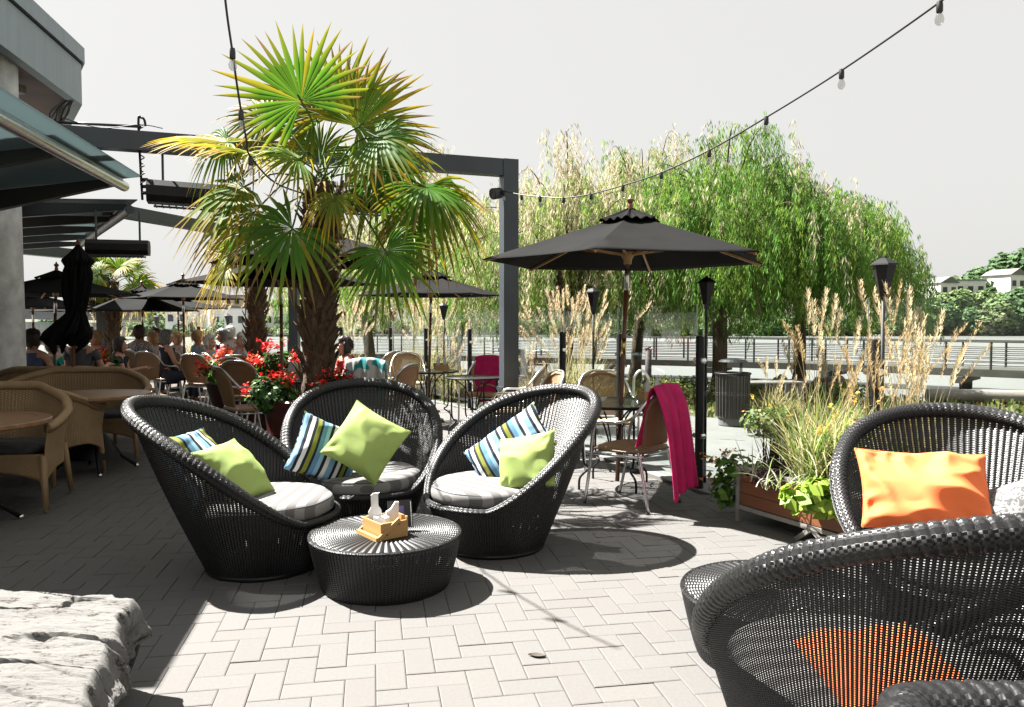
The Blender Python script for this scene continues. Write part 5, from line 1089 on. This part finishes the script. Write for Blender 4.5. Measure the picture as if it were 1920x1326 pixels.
willow('pale sunlit willow left of the big parasol behind the grey post', wx(1058, 15.8), 15.8, 4.65, 4.8, 60, 2100, 58, 43, .55, .14, .1)
willow('thin trunked willow whose forked stem shows right of the parasol pole', wx(1190, 18.5), 18.5, 5.6, 5.0, 55, 1600, 55, 44, .45, .13, .2)
willow('far left pale willow behind the second parasol', wx(850, 19.5), 19.5, 5.2, 5.0, 55, 1700, 52, 45, .5, .15, .2)
willow('small far willow right of the palm trunk with curved stem', wx(697, 21.5), 21.5, 4.4, 4.6, 50, 1500, 50, 46, .4, .15, -.2)
# ================================================================ shore furniture
t = thing('litter_bin', 'dark slatted litter bin with lid posts behind the glass fence', 'litter bin', (wx(1375, 10.6), 10.6, 0)); mb = MB()
mb.lathe([(.0, 0), (.19, 0), (.19, .10), (0, .10)], 24); mb.build('base', M['kerb'], t, True, angle=40)
mb = MB(); mb.lathe([(0, .10), (.205, .10), (.215, .68), (.20, .69), (0, .60)], 32, cap=False)
for k in range(28): a = 2*PI*k/28; mb.bar((math.cos(a)*.212, math.sin(a)*.212, .12), (math.cos(a)*.222, math.sin(a)*.222, .70), .012, .014)
mb.build('body', simple('grey brown bin slats', (.05, .045, .04), .5), t)
mb = MB(); mb.tube([(.23*math.cos(2*PI*i/32), .23*math.sin(2*PI*i/32), .70) for i in range(32)], .016, 8, closed=True); mb.build('rim', M['black_metal'], t, True)
mb = MB(); mb.lathe([(.20, .86), (.16, .89), (0, .91)], 24, cap=False)
for k in range(4): a = PI/2*k+.4; mb.tube([(math.cos(a)*.15, math.sin(a)*.15, .66), (math.cos(a)*.15, math.sin(a)*.15, .88)], .008, 6)
mb.build('hood', M['black_metal'], t)
t = thing('bike_hoop', 'bent steel bicycle hoop beyond the near mesh table', 'bike rack', (wx(1203, 12.5), 12.5, 0)); mb = MB(); mb.tube(smooth_path([(-.12, 0, 0), (-.12, 0, .42), (-.09, 0, .55), (0, 0, .62), (.09, 0, .55), (.12, 0, .42), (.12, 0, 0)], 6), .022, 10); mb.build('hoop', M['alu'], t, True)
mb = MB(); mb.lathe([(0, 0), (.05, 0), (.05, .01), (0, .01)], 14, (-.12, 0, 0)); mb.lathe([(0, 0), (.05, 0), (.05, .01), (0, .01)], 14, (.12, 0, 0)); mb.build('foot', M['alu'], t)
def slat_bench(label, x, y, rz, mat, arms=True, L=1.3):
    t = thing('slatted_bench', label, 'bench', (x, y, 0), rz, None); mb = MB()
    for k in range(4): mb.box((0, -.2+k*.12, .43), (L, .09, .025))
    mb.build('seat', mat, t)
    if arms:
        mb = MB()
        for k in range(int(L/.09)): mb.box((-L/2+.08+k*.09, .25, .66), (.045, .02, .38))
        mb.box((0, .25, .87), (L, .035, .07)); mb.box((0, .25, .48), (L, .03, .05)); mb.build('backrest', mat, t)
        for s in (-1, 1): mb = MB(); mb.box((s*(L/2-.03), 0, .64), (.06, .5, .03)); mb.box((s*(L/2-.03), -.2, .53), (.05, .05, .2)); mb.build('armrest', mat, t)
    for s in (-1, 1):
        for yy in (-.2, .22): mb = MB(); mb.box((s*(L/2-.05), yy, .21), (.06, .06, .415)); mb.build('leg', mat, t)
dk = simple('dark red stained wood', (.05, .016, .014), .5)
slat_bench('dark slatted garden bench right of the grey steel post', wx(985, 13.5), 13.4, R(70), dk, L=1.1); slat_bench('dark slatted garden bench left of the grey steel post', wx(935, 14.0), 14.2, R(-65), M['black_metal'], L=1.1)
slat_bench('low pale topped bench right of the litter bin', wx(1440, 12.6), 12.6, R(8), M['white_frame'], False, 1.0)
# rocks and shrubs on the bank
def rock(label, x, y, s, sd, z=-.1):
    mb = MB(); mb.sphere((0, 0, s*.3), (s, s*.8, s*.55), 20, 14, .5, sd); mb.build('boulder', M['stone'], None, True, label, 'boulder', 'boulders on the bank', loc=(x, y, z), angle=35)
rock('grey boulder right of the pale bench', wx(1475, 16), 16, .42, 3); rock('flat boulder at the bank below the boardwalk', wx(1560, 17), 17, .5, 5, -.2); rock('boulder right of the willow trunk by the water', wx(1420, 17.5), 17.5, .35, 8, -.2)
mb = MB(); mb.tube(smooth_path([(wx(1740, 13.8), 13.8, .09), (wx(1860, 13.6), 13.6, .10), (wx(2050, 13.2), 13.2, .09)], 6), .12, 14); mb.build('driftwood_log', simple('bleached log', (.19, .17, .15), .9, 0, .3, 6, .6, .01, (.3, .3, 2)), None, True, 'long bleached log on the ground beyond the orange pillow chair', 'log')
SH = [('low green shrub between bike hoop and black post', 1250, 13.0, .55, .42), ('leafy shrub behind the near caddy', 1300, 14.2, .5, .40), ('yellowish low shrub under the second parasol table', 830, 14.5, .6, .35), ('green shrub at the foot of the second towel chair', 770, 15.2, .5, .35), ('scrubby shrub left of the litter bin', 1120, 13.5, .45, .3), ('orange speckled shrub behind the trough', 1450, 9.6, .4, .35), ('low shrub under the right willow', 1590, 13.5, .6, .4)]
for i, (lb, u, Y, r_, h_) in enumerate(SH): plant('low_shrub', lb, 'shrub', (wx(u, Y), Y, 0), [((0, 0, h_*.5), (r_, r_*.7, h_*.55), 520)], 'low shrubs beyond the fence', [((0, 0, h_*.9), .2, 10)] if i % 2 else (), seed=60+i, lsz=.075, lcols=((.10, .17, .04), (.18, .24, .06), (.06, .10, .02), (.30, .28, .12)), fcol=((.7, .35, .05),), fsz=.04)
# ground cover
vs, fs, cs = [], [], []; rs = random.Random(5)
for k in range(16000):
    x = rs.uniform(-14, 14); y = rs.uniform(11, 21.5)
    if inpoly(x, y, TERR) or inpoly(x, y, pr_+far_): continue
    z = zg(x, y)
    if z < -.2: continue
    h = rs.uniform(.04, .16); a = rs.uniform(0, 6.28); w_ = .02; b = len(vs); dx, dy = math.cos(a)*w_, math.sin(a)*w_; vs += [(x-dx, y-dy, z), (x+dx, y+dy, z), (x+dx*.2+rs.gauss(0, .04), y+rs.gauss(0, .04), z+h), (x-dx*.2, y, z+h*.9)]; fs.append((b, b+1, b+2, b+3)); cs += [rs.choice([(.12, .18, .04), (.28, .25, .10), (.2, .2, .06), (.08, .12, .03)])]*4
npmesh('grass', np.array(vs), np.array(fs), M['dry_grass'], None, np.array(cs), kind='stuff', label='patchy short grass and weeds on the bank beyond the fence')

# ================================================================ boardwalk
def yv(v): return 1.83*FPX/(v-HZ)
BWP = [(-16, 47), (-6.4, 45.5), (1.1, 41.5), (5.0, 40.0), (9.0, 38.2), (14.6, 34.6), (19.5, 30.4), (23.5, 26.5), (28, 21)]
sp4 = smooth_path([(x, y, 0) for x, y in BWP], 8); DZ = -.43
t = thing('boardwalk', 'curved pedestrian boardwalk with dark railings over the water', 'boardwalk')
mb = MB(); n = len(sp4)
nrm = []
for i in range(n): d = (sp4[min(i+1, n-1)]-sp4[max(i-1, 0)]).normalized(); nrm.append(Vector((d.y, -d.x, 0)))
vs = []
for i in range(n):
    for o, z in ((-1.3, DZ), (1.3, DZ), (1.3, DZ-.28), (-1.3, DZ-.28)): q = sp4[i]+nrm[i]*o; vs.append((q.x, q.y, z))
mb.add(vs, [(i*4+j, i*4+(j+1) % 4, (i+1)*4+(j+1) % 4, (i+1)*4+j) for i in range(n-1) for j in range(4)]); mb.build('deck', simple('weathered deck', (.035, .034, .027), .85, 0, .3, 2), t)
for sd_, nm in ((1.22, 'railing'), (-1.22, 'railing')):
    mb = MB(); rail = [sp4[i]+nrm[i]*sd_ for i in range(n)]
    for z in (.16, .32, .48, .64, .80): mb.tube([(p.x, p.y, DZ+z) for p in rail], .017, 4)
    mb.tube([(p.x, p.y, DZ+1.07) for p in rail], .035, 6); L = 0; nx = 0
    for i in range(1, n):
        seg = (rail[i]-rail[i-1]).length
        while nx <= L+seg: q = rail[i-1].lerp(rail[i], (nx-L)/seg); mb.tube([(q.x, q.y, DZ-.2), (q.x, q.y, DZ+1.05)], .045, 5); nx += 1.55
        L += seg
    mb.build(nm, M['black_metal'], t)
L = 0; nx = 2
for i in range(1, n):
    seg = (sp4[i]-sp4[i-1]).length
    while nx <= L+seg:
        q = sp4[i-1].lerp(sp4[i], (nx-L)/seg); m1 = MB(); nn_ = nrm[i]
        m1.bar(q-nn_*1.6+Vector((0, 0, DZ-.42)), q+nn_*1.6+Vector((0, 0, DZ-.42)), .4, .26); m1.add([tuple(q+nn_*s*o+Vector((0, 0, z)))for s in (1,) for o, z in ((-.9, DZ-.55), (.9, DZ-.55), (.3, DZ-.85), (-.3, DZ-.85))], [(0, 1, 2, 3)]); m1.tube([q+Vector((0, 0, -2.6)), q+Vector((0, 0, DZ-.5))], .24, 10); m1.build('pier', simple('dark pier', (.02, .018, .016), .8) if 'pier' not in M else M['pier'], t); nx += 5.2
    L += seg
M['pier'] = M['dark_steel']
for lb, u, Y, vt in (('maroon mooring pile right of the parasol pole', 965, 0, 0),): pass
mb = MB(); x_ = wx(1216, 33.5); mb.tube([(x_, 33.5, -2.5), (x_, 33.5, .25)], .14, 10); mb.lathe([(.17, .23), (.1, .33), (0, .36)], 10, (x_, 33.5, 0)); mb.build('mooring_pile', simple('maroon pile', (.014, .004, .005), .7), None, True, 'maroon mooring pile standing before the boardwalk', 'pile')

# ================================================================ far shore
def tree_mesh(seed, R_, n, cols, tall=1.0, sz=.8):
    rs = random.Random(seed); vs, fs, cs = [], [], []; lobes = []
    for k in range(16): a = rs.uniform(0, 2*PI); z = rs.uniform(.15, .95); rr_ = math.sqrt(max(0, 1-(z-.35)**2*1.9))*.6; lobes.append((Vector((math.cos(a)*rr_*rs.random()**.4*R_, math.sin(a)*rr_*rs.random()**.4*R_, z*R_*1.35*tall)), R_*rs.uniform(.26, .46)))
    for k in range(n):
        c, r = rs.choice(lobes); d = Vector((rs.gauss(0, 1), rs.gauss(0, 1), rs.gauss(0, 1)+.3)).normalized(); q = c+d*r*rs.uniform(.75, 1.08); n_ = (d+Vector((rs.uniform(-.7, .7), rs.uniform(-.7, .7), rs.uniform(-.3, .7)))).normalized(); x, y = frame(n_); s = sz*rs.uniform(.5, 1.2); b = len(vs)
        vs += [q-x*s, q+y*s*.7, q+x*s, q-y*s*.7]; fs.append((b, b+1, b+2, b+3)); kk = rs.uniform(.7, 1.3); col = rs.choice(cols); cs += [tuple(z*kk for z in col)]*4
    me = MB(); me.tube([(0, 0, -1.5), (0, 0, R_*.6*tall), (R_*.1, 0, R_*1.0*tall)], [R_*.07, R_*.05, R_*.02], 7)
    return (np.array([tuple(v) for v in vs]), np.array(fs), np.array(cs), me)
protos = []
for i, (R_, tall, cols) in enumerate([(4, 1.0, [(.08, .15, .05), (.055, .11, .04)]), (4, 1.15, [(.14, .22, .07), (.19, .25, .10), (.09, .15, .05)]), (4, .8, [(.20, .24, .11), (.26, .24, .15), (.13, .19, .07)]), (4, 1.5, [(.03, .06, .025), (.04, .075, .03)])]):
    V, F, C, me = tree_mesh(80+i, R_, 2600, cols, tall, .42); protos.append([V, F, C, me, None, ['dense dark green tree on the far shore', 'mid green tree on the far shore', 'pale olive bushy tree on the far shore', 'tall narrow dark tree on the far shore'][i]])
def far_tree(k, x, y, s, z=None, label=None, sx=1.0):
    pr = protos[k]; u_ = CX+x/y*FPX; w_ = 'above the houses at far right' if y > 184 and u_ > 1690 else 'on the right hillside among the houses' if y > 164 and u_ > 1690 else 'along the water at the right' if u_ > 1690 else 'on the low bank behind the willows' if u_ > 700 else 'on the bank before the town at the left'; label = pr[5].replace('on the far shore', w_); z = zg(x, y) if z is None else z; rz = random.uniform(0, 6.28); grp = 'trees on the far shore'
    if pr[4] is None:
        t = thing('broadleaf_tree', label or pr[5], 'tree', (x, y, z), rz, grp); npmesh('crown', pr[0], pr[1], M['far_leaf'], t, pr[2]); pr[3].build('trunk', M['bark'], t, True); t.scale = (s*sx, s*sx, s); pr[4] = t
    else: dup(pr[4], (x, y, z), rz, label or pr[5], (s*sx, s*sx, s), grp)
rs = random.Random(12)
def fy(u, Y): return (u-CX)/FPX*Y
# right bank rows
for u in range(1690, 2140, 26): far_tree(rs.choice([1, 2, 1, 0]), fy(u, 156), 156+rs.uniform(-2, 3), rs.uniform(.75, 1.15))
for u in range(1700, 2160, 24): far_tree(rs.choice([1, 1, 0, 2]), fy(u, 172), 170+rs.uniform(-4, 5), rs.uniform(.85, 1.2))
for u in range(1730, 2180, 34): far_tree(rs.choice([0, 1, 0]), fy(u, 192), 190+rs.uniform(-5, 6), rs.uniform(.9, 1.3))
for u, Y, s, k in ((1850, 190, 1.7, 0), (1880, 200, 2.0, 0), (1915, 196, 2.2, 0), (1955, 200, 2.2, 0), (1990, 190, 2.0, 0), (1813, 212, 1.0, 2), (1725, 200, 1.0, 3), (1708, 185, .9, 0), (2040, 190, 2.1, 0), (1900, 160, 1.3, 0), (1925, 158, 1.5, 0)): far_tree(k, fy(u, Y), Y, s)
for u in range(560, 1700, 40): far_tree(rs.choice([0, 1, 2]), fy(u, 153), 153+rs.uniform(-1, 4), rs.uniform(.45, .75), sx=1.5)
for u in range(-60, 700, 30): far_tree(rs.choice([1, 2, 0, 2]), fy(u, 148), 148+rs.uniform(-1, 2), rs.uniform(.35, .6), sx=1.7)
for u, Y, s, k in ((300, 150, .9, 1), (318, 151, .8, 0), (90, 150, .7, 0), (1010, 158, .9, 1), (990, 162, 1.0, 0), (505, 190, .9, 0), (535, 190, .9, 1), (620, 190, .8, 2), (440, 165, .7, 2)): far_tree(k, fy(u, Y), Y, s)
# houses on the hill
def house(label, u, v, Y, W, H, D=7, rz=0.0, col=(.6, .6, .57), roofc=(.11, .11, .11), gable=True):
    p = P(u, v, Y); t = thing('hillside_house', label, 'house', (p.x, Y, p.z-H), rz, 'houses on the far shore'); mw = simple('house wall', col, .8, var=.08, sc=1); mr = simple('house roof', roofc, .8, var=.15, sc=2)
    mb = MB(); mb.box((0, 0, H/2-3), (W, D, H+6)); mb.build('wall', mw, t); mb = MB(); rh = W*.28 if gable else .3; hw = W/2+.35; hd = D/2+.35
    if gable: mb.add([(-hw, -hd, H-.1), (hw, -hd, H-.1), (0, -hd, H+rh), (-hw, hd, H-.1), (hw, hd, H-.1), (0, hd, H+rh)], [(0, 1, 2), (5, 4, 3), (0, 2, 5, 3), (1, 4, 5, 2), (0, 3, 4, 1)])
    else: mb.box((0, 0, H+.15), (W+.4, D+.4, .3))
    mb.build('roof', mr, t); k = max(2, int(W/2.2))
    for r_ in range(max(1, int(H/2.8))):
        for i in range(k):
            mb = MB(); x = -W/2+W*(i+.5)/k; z = 1.5+r_*2.8; mb.box((x, -D/2-.02, z), (W/k*.5, .08, 1.3)); w1 = mb.build('window', M['dark_steel'], t); mb = MB(); mb.box((x, -D/2-.06, z-.75), (W/k*.6, .12, .12)); mb.build('sill', mw, w1)
house('white gabled house peeking from the dark trees at far right', 1883, 516, 185, 5.0, 3.6, rz=R(20), gable=True, roofc=(.13, .12, .11))
house('long white house with shallow roof left on the hill', 1788, 528, 182, 11, 3.4, rz=R(-6), roofc=(.16, .17, .18), gable=False)
house('small white gabled house beside the long hill house', 1757, 531, 176, 4.6, 3.2, rz=R(15))
house('white cottage half hidden left of the long hill house', 1722, 521, 196, 5, 3.4, rz=R(-10), roofc=(.15, .16, .17))
TW = [(352, 580, 150, 5.5, 3.2, 'white modern block with flat roof, leftmost of the waterfront row'), (392, 574, 160, 7, 4.6, 'white and red block right of the leftmost waterfront block'), (430, 577, 156, 6, 4.0, 'white block with dark window, centre of the waterfront row'), (452, 579, 150, 5, 3.6, 'pale block behind the seated grey haired man'), (508, 580, 158, 6.5, 3.6, 'low red roofed block right of the second palm'), (545, 577, 156, 6, 4.0, 'white waterfront block between palm trunk and parasol pole'), (640, 583, 165, 8, 3.2, 'pale block seen right of the palm trunk'), (385, 560, 230, 14, 5, 'beige block up the slope above the waterfront row'), (440, 556, 240, 12, 6, 'beige terraced block on the slope behind the parasol'), (330, 566, 230, 10, 4, 'distant pale house left on the slope'), (250, 575, 180, 9, 3.6, 'distant white block behind the third palm')]
for i, (u, v, Y, W, H, lb) in enumerate(TW): house(lb, u, v, Y, W*(.8 if i < 7 else .7), H, 8, R(-8+4*(i % 4)), (.72, .72, .70) if i < 7 else (.55, .45, .33), (.12, .03, .025) if i in (1, 4) else (.12, .13, .14), False)
t = thing('road_bridge', 'concrete road bridge crossing at the far left behind the guests', 'bridge'); mb = MB(); a = P(20, 585, 95); b = P(232, 592, 130); member(mb, a, b, 6, 1.6); mb.build('deck', simple('bridge concrete', (.13, .14, .145), .8), t)
mb = MB(); member(mb, a+Vector((0, -2.9, 1.4)), b+Vector((0, -2.9, 1.4)), .25, .8); mb.build('parapet', M['concrete'], t)
for k in range(5): q = a.lerp(b, (k+.5)/5); mb = MB(); mb.box((q.x, q.y, q.z/2-2), (2.0, 2.4, q.z+1.6)); mb.build('pier', M['concrete'], t)

# ================================================================ rock slab lower left
t = thing('stone_slab', 'rough sunlit rock slab bench in the lower left corner', 'rock')
c1 = G(262, 1118, .36); c2 = G(165, 1326, .36); ex = Vector((-.985, .17, 0)).normalized(); 
nv = (c2-c1).normalized(); mb = MB(); L1_, L2_ = 1.6, 1.9
def fb(p, o=5, r=.55):
    s_, a_, f_ = 0, 1, 1
    for k_ in range(o): s_ += a_*mnoise.noise(p*f_); a_ *= r; f_ *= 2.1
    return s_
def sl_(u, v):   # top: u along left, v toward camera
    p = c1+ex*L1_*u+nv*L2_*v; q0 = Vector((p.x*1.6+p.y*.5, p.y*5.2, 0)); n1 = fb(q0, 5); nz = n1*.022
    rd = 1-abs(fb(Vector((p.x*1.0+3, p.y*3.4+.6*p.x, 5)), 3)); nz -= .045*max(0, rd-.93)/.07
    st = fb(Vector((p.x*.8, p.y*2.0, 11)), 2); nz += .018*round(st*3)/3
    x_ = u*L1_; e_ = .03*fb(Vector((0, p.y*5, 3)), 4); nz -= .05*max(0, 1-x_/(.035+max(0, e_)))**2; nz -= .04*max(0, 1-(v*L2_)/.035)**2
    q = Vector((p.x, p.y, .365+nz)); return q + (-ex)*(e_*1.3*max(0, 1-u*5)) + (-nv)*(.04*fb(Vector((p.x*5, 0, 7)), 4)*max(0, 1-v*8))
mb.grid(sl_, 260, 330)
def side(u, v):
    top = sl_(0, u); n_ = -ex; k = v; p = top*1.0; p.z = top.z*(1-k); p += n_*((.07*fb(Vector((p.y*4, p.z*6, 2)), 5))*min(1, k*6)-.10*k**2); return p
mb.grid(side, 330, 70)
def backs(u, v):
    top = sl_(u, 0); p = top*1.0; p.z = top.z*(1-v); p += nv*(.08*v)+ex*(.10*v*v*(1-u)); return p
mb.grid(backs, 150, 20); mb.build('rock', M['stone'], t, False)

# ================================================================ people
def person(label, u, Y, face, shirt, hair, hcol, zhead=1.27, lean=0.0, sleeve=.5, skirt=(.03, .035, .06), hl=1.0, sc=1.0, arm=0, bare=False):
    x = wx(u, Y); rz = math.atan2(face[1], face[0])-PI/2; t = thing('person', label, 'person', (x, Y, 0), rz, 'seated guests'); k = zhead/1.27; ly = lean
    J = {'pel': (0, 0, .50, .13), 'wai': (0, ly*.25, .66, .115), 'che': (0, ly*.6, .84, .13), 'upc': (0, ly*.9, .96, .115), 'nek': (0, ly+.0, 1.035, .052), 'jaw': (0, ly+.025, 1.09, .066), 'hed': (0, ly+.01, 1.165, .088), 'top': (0, ly, 1.235, .055), 'nos': (0, ly+.115, 1.125, .012)}
    for s, n in ((-1, 'l'), (1, 'r')):
        J['sh'+n] = (s*.175, ly*.9, .95, .052); J['el'+n] = (s*.235, ly+.08, .70, .04); J['wr'+n] = (s*(.12 if arm else .16), ly+.30, .76 if not arm else .95, .026); J['hd'+n] = (s*(.10 if arm else .14), ly+.37, .77 if not arm else 1.02, .030)
        for f in range(5): J['f%d%s' % (f, n)] = (s*(.07+.018*f if arm else .11+.018*f), ly+(.43 if f else .40), (.78 if not arm else 1.06)-(.02 if f else -.01), .008); J['g%d%s' % (f, n)] = (s*(.065+.018*f if arm else .105+.018*f), ly+(.455 if f else .43), (.755 if not arm else 1.08), .007)
        J['hi'+n] = (s*.10, .02, .49, .10); J['kn'+n] = (s*.15, .44, .50, .062); J['an'+n] = (s*.15, .42, .09, .04); J['to'+n] = (s*.16, .58, .04, .035)
    E = [('pel', 'wai'), ('wai', 'che'), ('che', 'upc'), ('upc', 'nek'), ('nek', 'jaw'), ('jaw', 'hed'), ('hed', 'top'), ('jaw', 'nos')]
    for n in 'lr':
        E += [('upc', 'sh'+n), ('sh'+n, 'el'+n), ('el'+n, 'wr'+n), ('wr'+n, 'hd'+n), ('pel', 'hi'+n), ('hi'+n, 'kn'+n), ('kn'+n, 'an'+n), ('an'+n, 'to'+n)]
        for f in range(5): E += [('hd'+n, 'f%d%s' % (f, n)), ('f%d%s' % (f, n), 'g%d%s' % (f, n))]
    def sk(name, keys, edges, infl, mat, root, over={}):
        ks = list(keys); me = bpy.data.meshes.new(name); me.from_pydata([tuple(c*k*sc for c in (over.get(q, J[q])[:3])) for q in ks], [(ks.index(a), ks.index(b)) for a, b in edges if a in ks and b in ks], []); o = bpy.data.objects.new(name, me); COL.objects.link(o); o.parent = t
        md = o.modifiers.new('Skin', 'SKIN'); md.use_smooth_shade = True; md.branch_smoothing = .3; d = me.skin_vertices[0].data
        for i, q in enumerate(ks): r = (over.get(q, J[q])[3]+infl)*k*sc; d[i].radius = (r, r); d[i].use_root = (q == root)
        ss = o.modifiers.new('s', 'SUBSURF'); ss.levels = 1; ss.render_levels = 1; me.materials.append(mat); return o
    sk('body', J.keys(), E, 0, M['skin'], 'pel')
    ov = {'el'+n: tuple(Vector(J['sh'+n][:3]).lerp(Vector(J['el'+n][:3]), sleeve))+(.045,) for n in 'lr'}
    sk('shirt', ['pel', 'wai', 'che', 'upc']+['sh'+n for n in 'lr']+(['el'+n for n in 'lr'] if not bare else []), E, .014, shirt, 'che', ov)
    sk('trousers', ['pel', 'hil', 'hir', 'knl', 'knr', 'anl', 'anr'], E, .012, cloth('t%.2f' % skirt[2], skirt), 'pel', {'pel': (0, 0, .49, .12)})
    mb = MB(); hc = Vector((0, ly-.012, 1.175))*k*sc; rr_ = .112*k*sc
    def hf(u_, v_):
        a = 2*PI*u_; b = PI*(v_-.5); d = Vector((math.cos(b)*math.cos(a), math.cos(b)*math.sin(a), math.sin(b))); f = 1+.14*mnoise.noise(d*4+Vector((u, 0, 0)))+.07*mnoise.noise(d*11+Vector((u, 3, 0))); 
        z = d.z*rr_*1.12*f; 
        if z < 0: z *= hl
        y = d.y*rr_*1.08*f
        if d.y > .25 and d.z < .45: y = min(y, rr_*.30); 
        return hc+Vector((d.x*rr_*.90*f, y, z))
    mb.grid(hf, 26, 18, wu=True); rh = random.Random(int(u))
    for i_ in range(260):
        u_, v_ = rh.random(), rh.uniform(.12, 1); q = hf(u_, v_); d_ = (q-hc)
        if d_.y > rr_*.35 and d_.z < rr_*.4: continue
        d_.normalize(); dn = (d_*.35+Vector((rh.uniform(-.5, .5), rh.uniform(-.5, .5), -.9))).normalized(); s1_ = d_.cross(dn)*.0055; L_ = rh.uniform(.03, .07); q = q-d_*.004; e1_ = q+dn*L_*.5+d_*.012; e2_ = q+dn*L_+d_*.006; mb.add([q-s1_, q+s1_, e1_+s1_, e1_-s1_, e2_], [(0, 1, 2, 3), (3, 2, 4)])
    mb.build('hair', hair, t, True)
    mb = MB()
    for s in (-1, 1): mb.sphere((s*.034*k*sc, (ly+.088)*k*sc, 1.155*k*sc), .010, 8, 6)
    mb.box((0, (ly+.095)*k*sc, 1.085*k*sc), (.04, .008, .008)); mb.build('face', M['black_plastic'] if hl != 1.01 else M['black_plastic'], t, True); return t
navy = cloth('navy', (.012, .016, .03)); grey = cloth('grey', (.06, .06, .07)); teal_ = cloth('teal', (.0, .22, .17)); white = cloth('white', (.42, .42, .42)); lblue = cloth('light blue', (.25, .36, .45)); maroon = cloth('maroon', (.16, .008, .05)); red = cloth('red', (.35, .01, .02)); aqua = cloth('aqua', (.05, .30, .33))
plaid = cloth('plaid', (.05, .07, .14))
def dots():
    q = NT('white shirt with grey pattern'); v = q.n('TexVoronoi'); v.inputs['Scale'].default_value = 28; q.l(q.co(), v.inputs[0]); return q.end(q.pr(q.ramp(v.outputs[0], [(0, (.08, .1, .14)), (.35, (.08, .1, .14)), (.42, (.42, .42, .42)), (1, (.42, .42, .42))]), .85))
hb = hairm('dark brown', (.02, .012, .008)); hg = hairm('grey', (.13, .125, .12)); hw_ = hairm('white', (.42, .40, .37)); hbl = hairm('blond', (.30, .17, .07)); hbr = hairm('brown', (.06, .03, .018))
person('woman with dark hair up in a blue sleeveless plaid top, leftmost guest', 62, 10.2, (.2, .98), plaid, hb, 0, 1.29, bare=True)
person('guest in a teal shirt behind the leftmost parasol pole', 98, 12.2, (.3, .95), teal_, hbr, 0, 1.12)
person('guest hand to face, half hidden by the closed parasol', 116, 13.0, (.9, -.4), white, hbr, 0, 1.24, arm=1)
person('broad man in a grey t-shirt seen from behind the closed parasol', 152, 10.5, (.05, 1), grey, hbr, 0, 1.27, sc=1.06)
person('blond woman with sunglasses beside the orange flower bowl', 178, 13.6, (-.5, -.85), navy, hbl, 0, 1.23, hl=1.4)
person('brown haired woman in navy leaning right at the table', 214, 11.8, (.95, .3), navy, hb, 0, 1.16, lean=.10, hl=1.35)
person('man in a white patterned shirt with his back to us', 262, 14.2, (.1, 1), dots(), hbr, 0, 1.26, sc=1.05)
person('blond guest right of the patterned shirt man', 286, 14.9, (-.4, .9), white, hbl, 0, 1.2, hl=1.4)
person('guest in dark clothes facing us, far behind the patterned shirt', 293, 16.2, (.1, -1), navy, hbr, 0, 1.25)
person('grey bobbed woman in a dark sleeveless top', 313, 13.2, (.8, .6), navy, hg, 0, 1.25, hl=1.35, bare=True)
person('pale haired guest in white right of the grey bobbed woman', 331, 15.4, (-.3, -.9), white, hbl, 0, 1.18, hl=1.3)
person('blond woman with pinned hair in light blue', 372, 14.6, (.6, .8), lblue, hbl, 0, 1.23)
person('curly white haired woman in blue print, hand raised', 394, 13.0, (.85, -.3), lblue, hw_, 0, 1.17, hl=1.2, arm=1)
person('grey haired man in a maroon shirt', 416, 14.6, (-.8, -.5), maroon, hg, 0, 1.26)
person('white haired guest partly behind the man in maroon', 433, 16.8, (.2, .95), white, hw_, 0, 1.30, hl=1.2)
person('white haired woman in dark red sunglasses by the second palm', 453, 13.6, (-.7, -.7), white, hw_, 0, 1.2, hl=1.3)
person('dark haired guest in red bending forward right of the big palm', 668, 10.6, (-.85, -.45), red, hb, 0, 1.19, lean=.18, hl=1.25)

# a dry leaf on the paving
q = G(1007, 1232); mb = MB()
mb.grid(lambda u, v: Vector(((u-.5)*.035*math.sin(PI*min(.98, max(.02, v))), (v-.5)*.075, .003+.006*(2*u-1)**2)), 8, 10); o = mb.build('dry_leaf', simple('dry leaf', (.05, .035, .025), .8), None, True, 'single dry brown leaf on the sunlit pavers', 'leaf', thick=.001, loc=(q.x, q.y, .002)); o.rotation_euler = (0, 0, R(75))
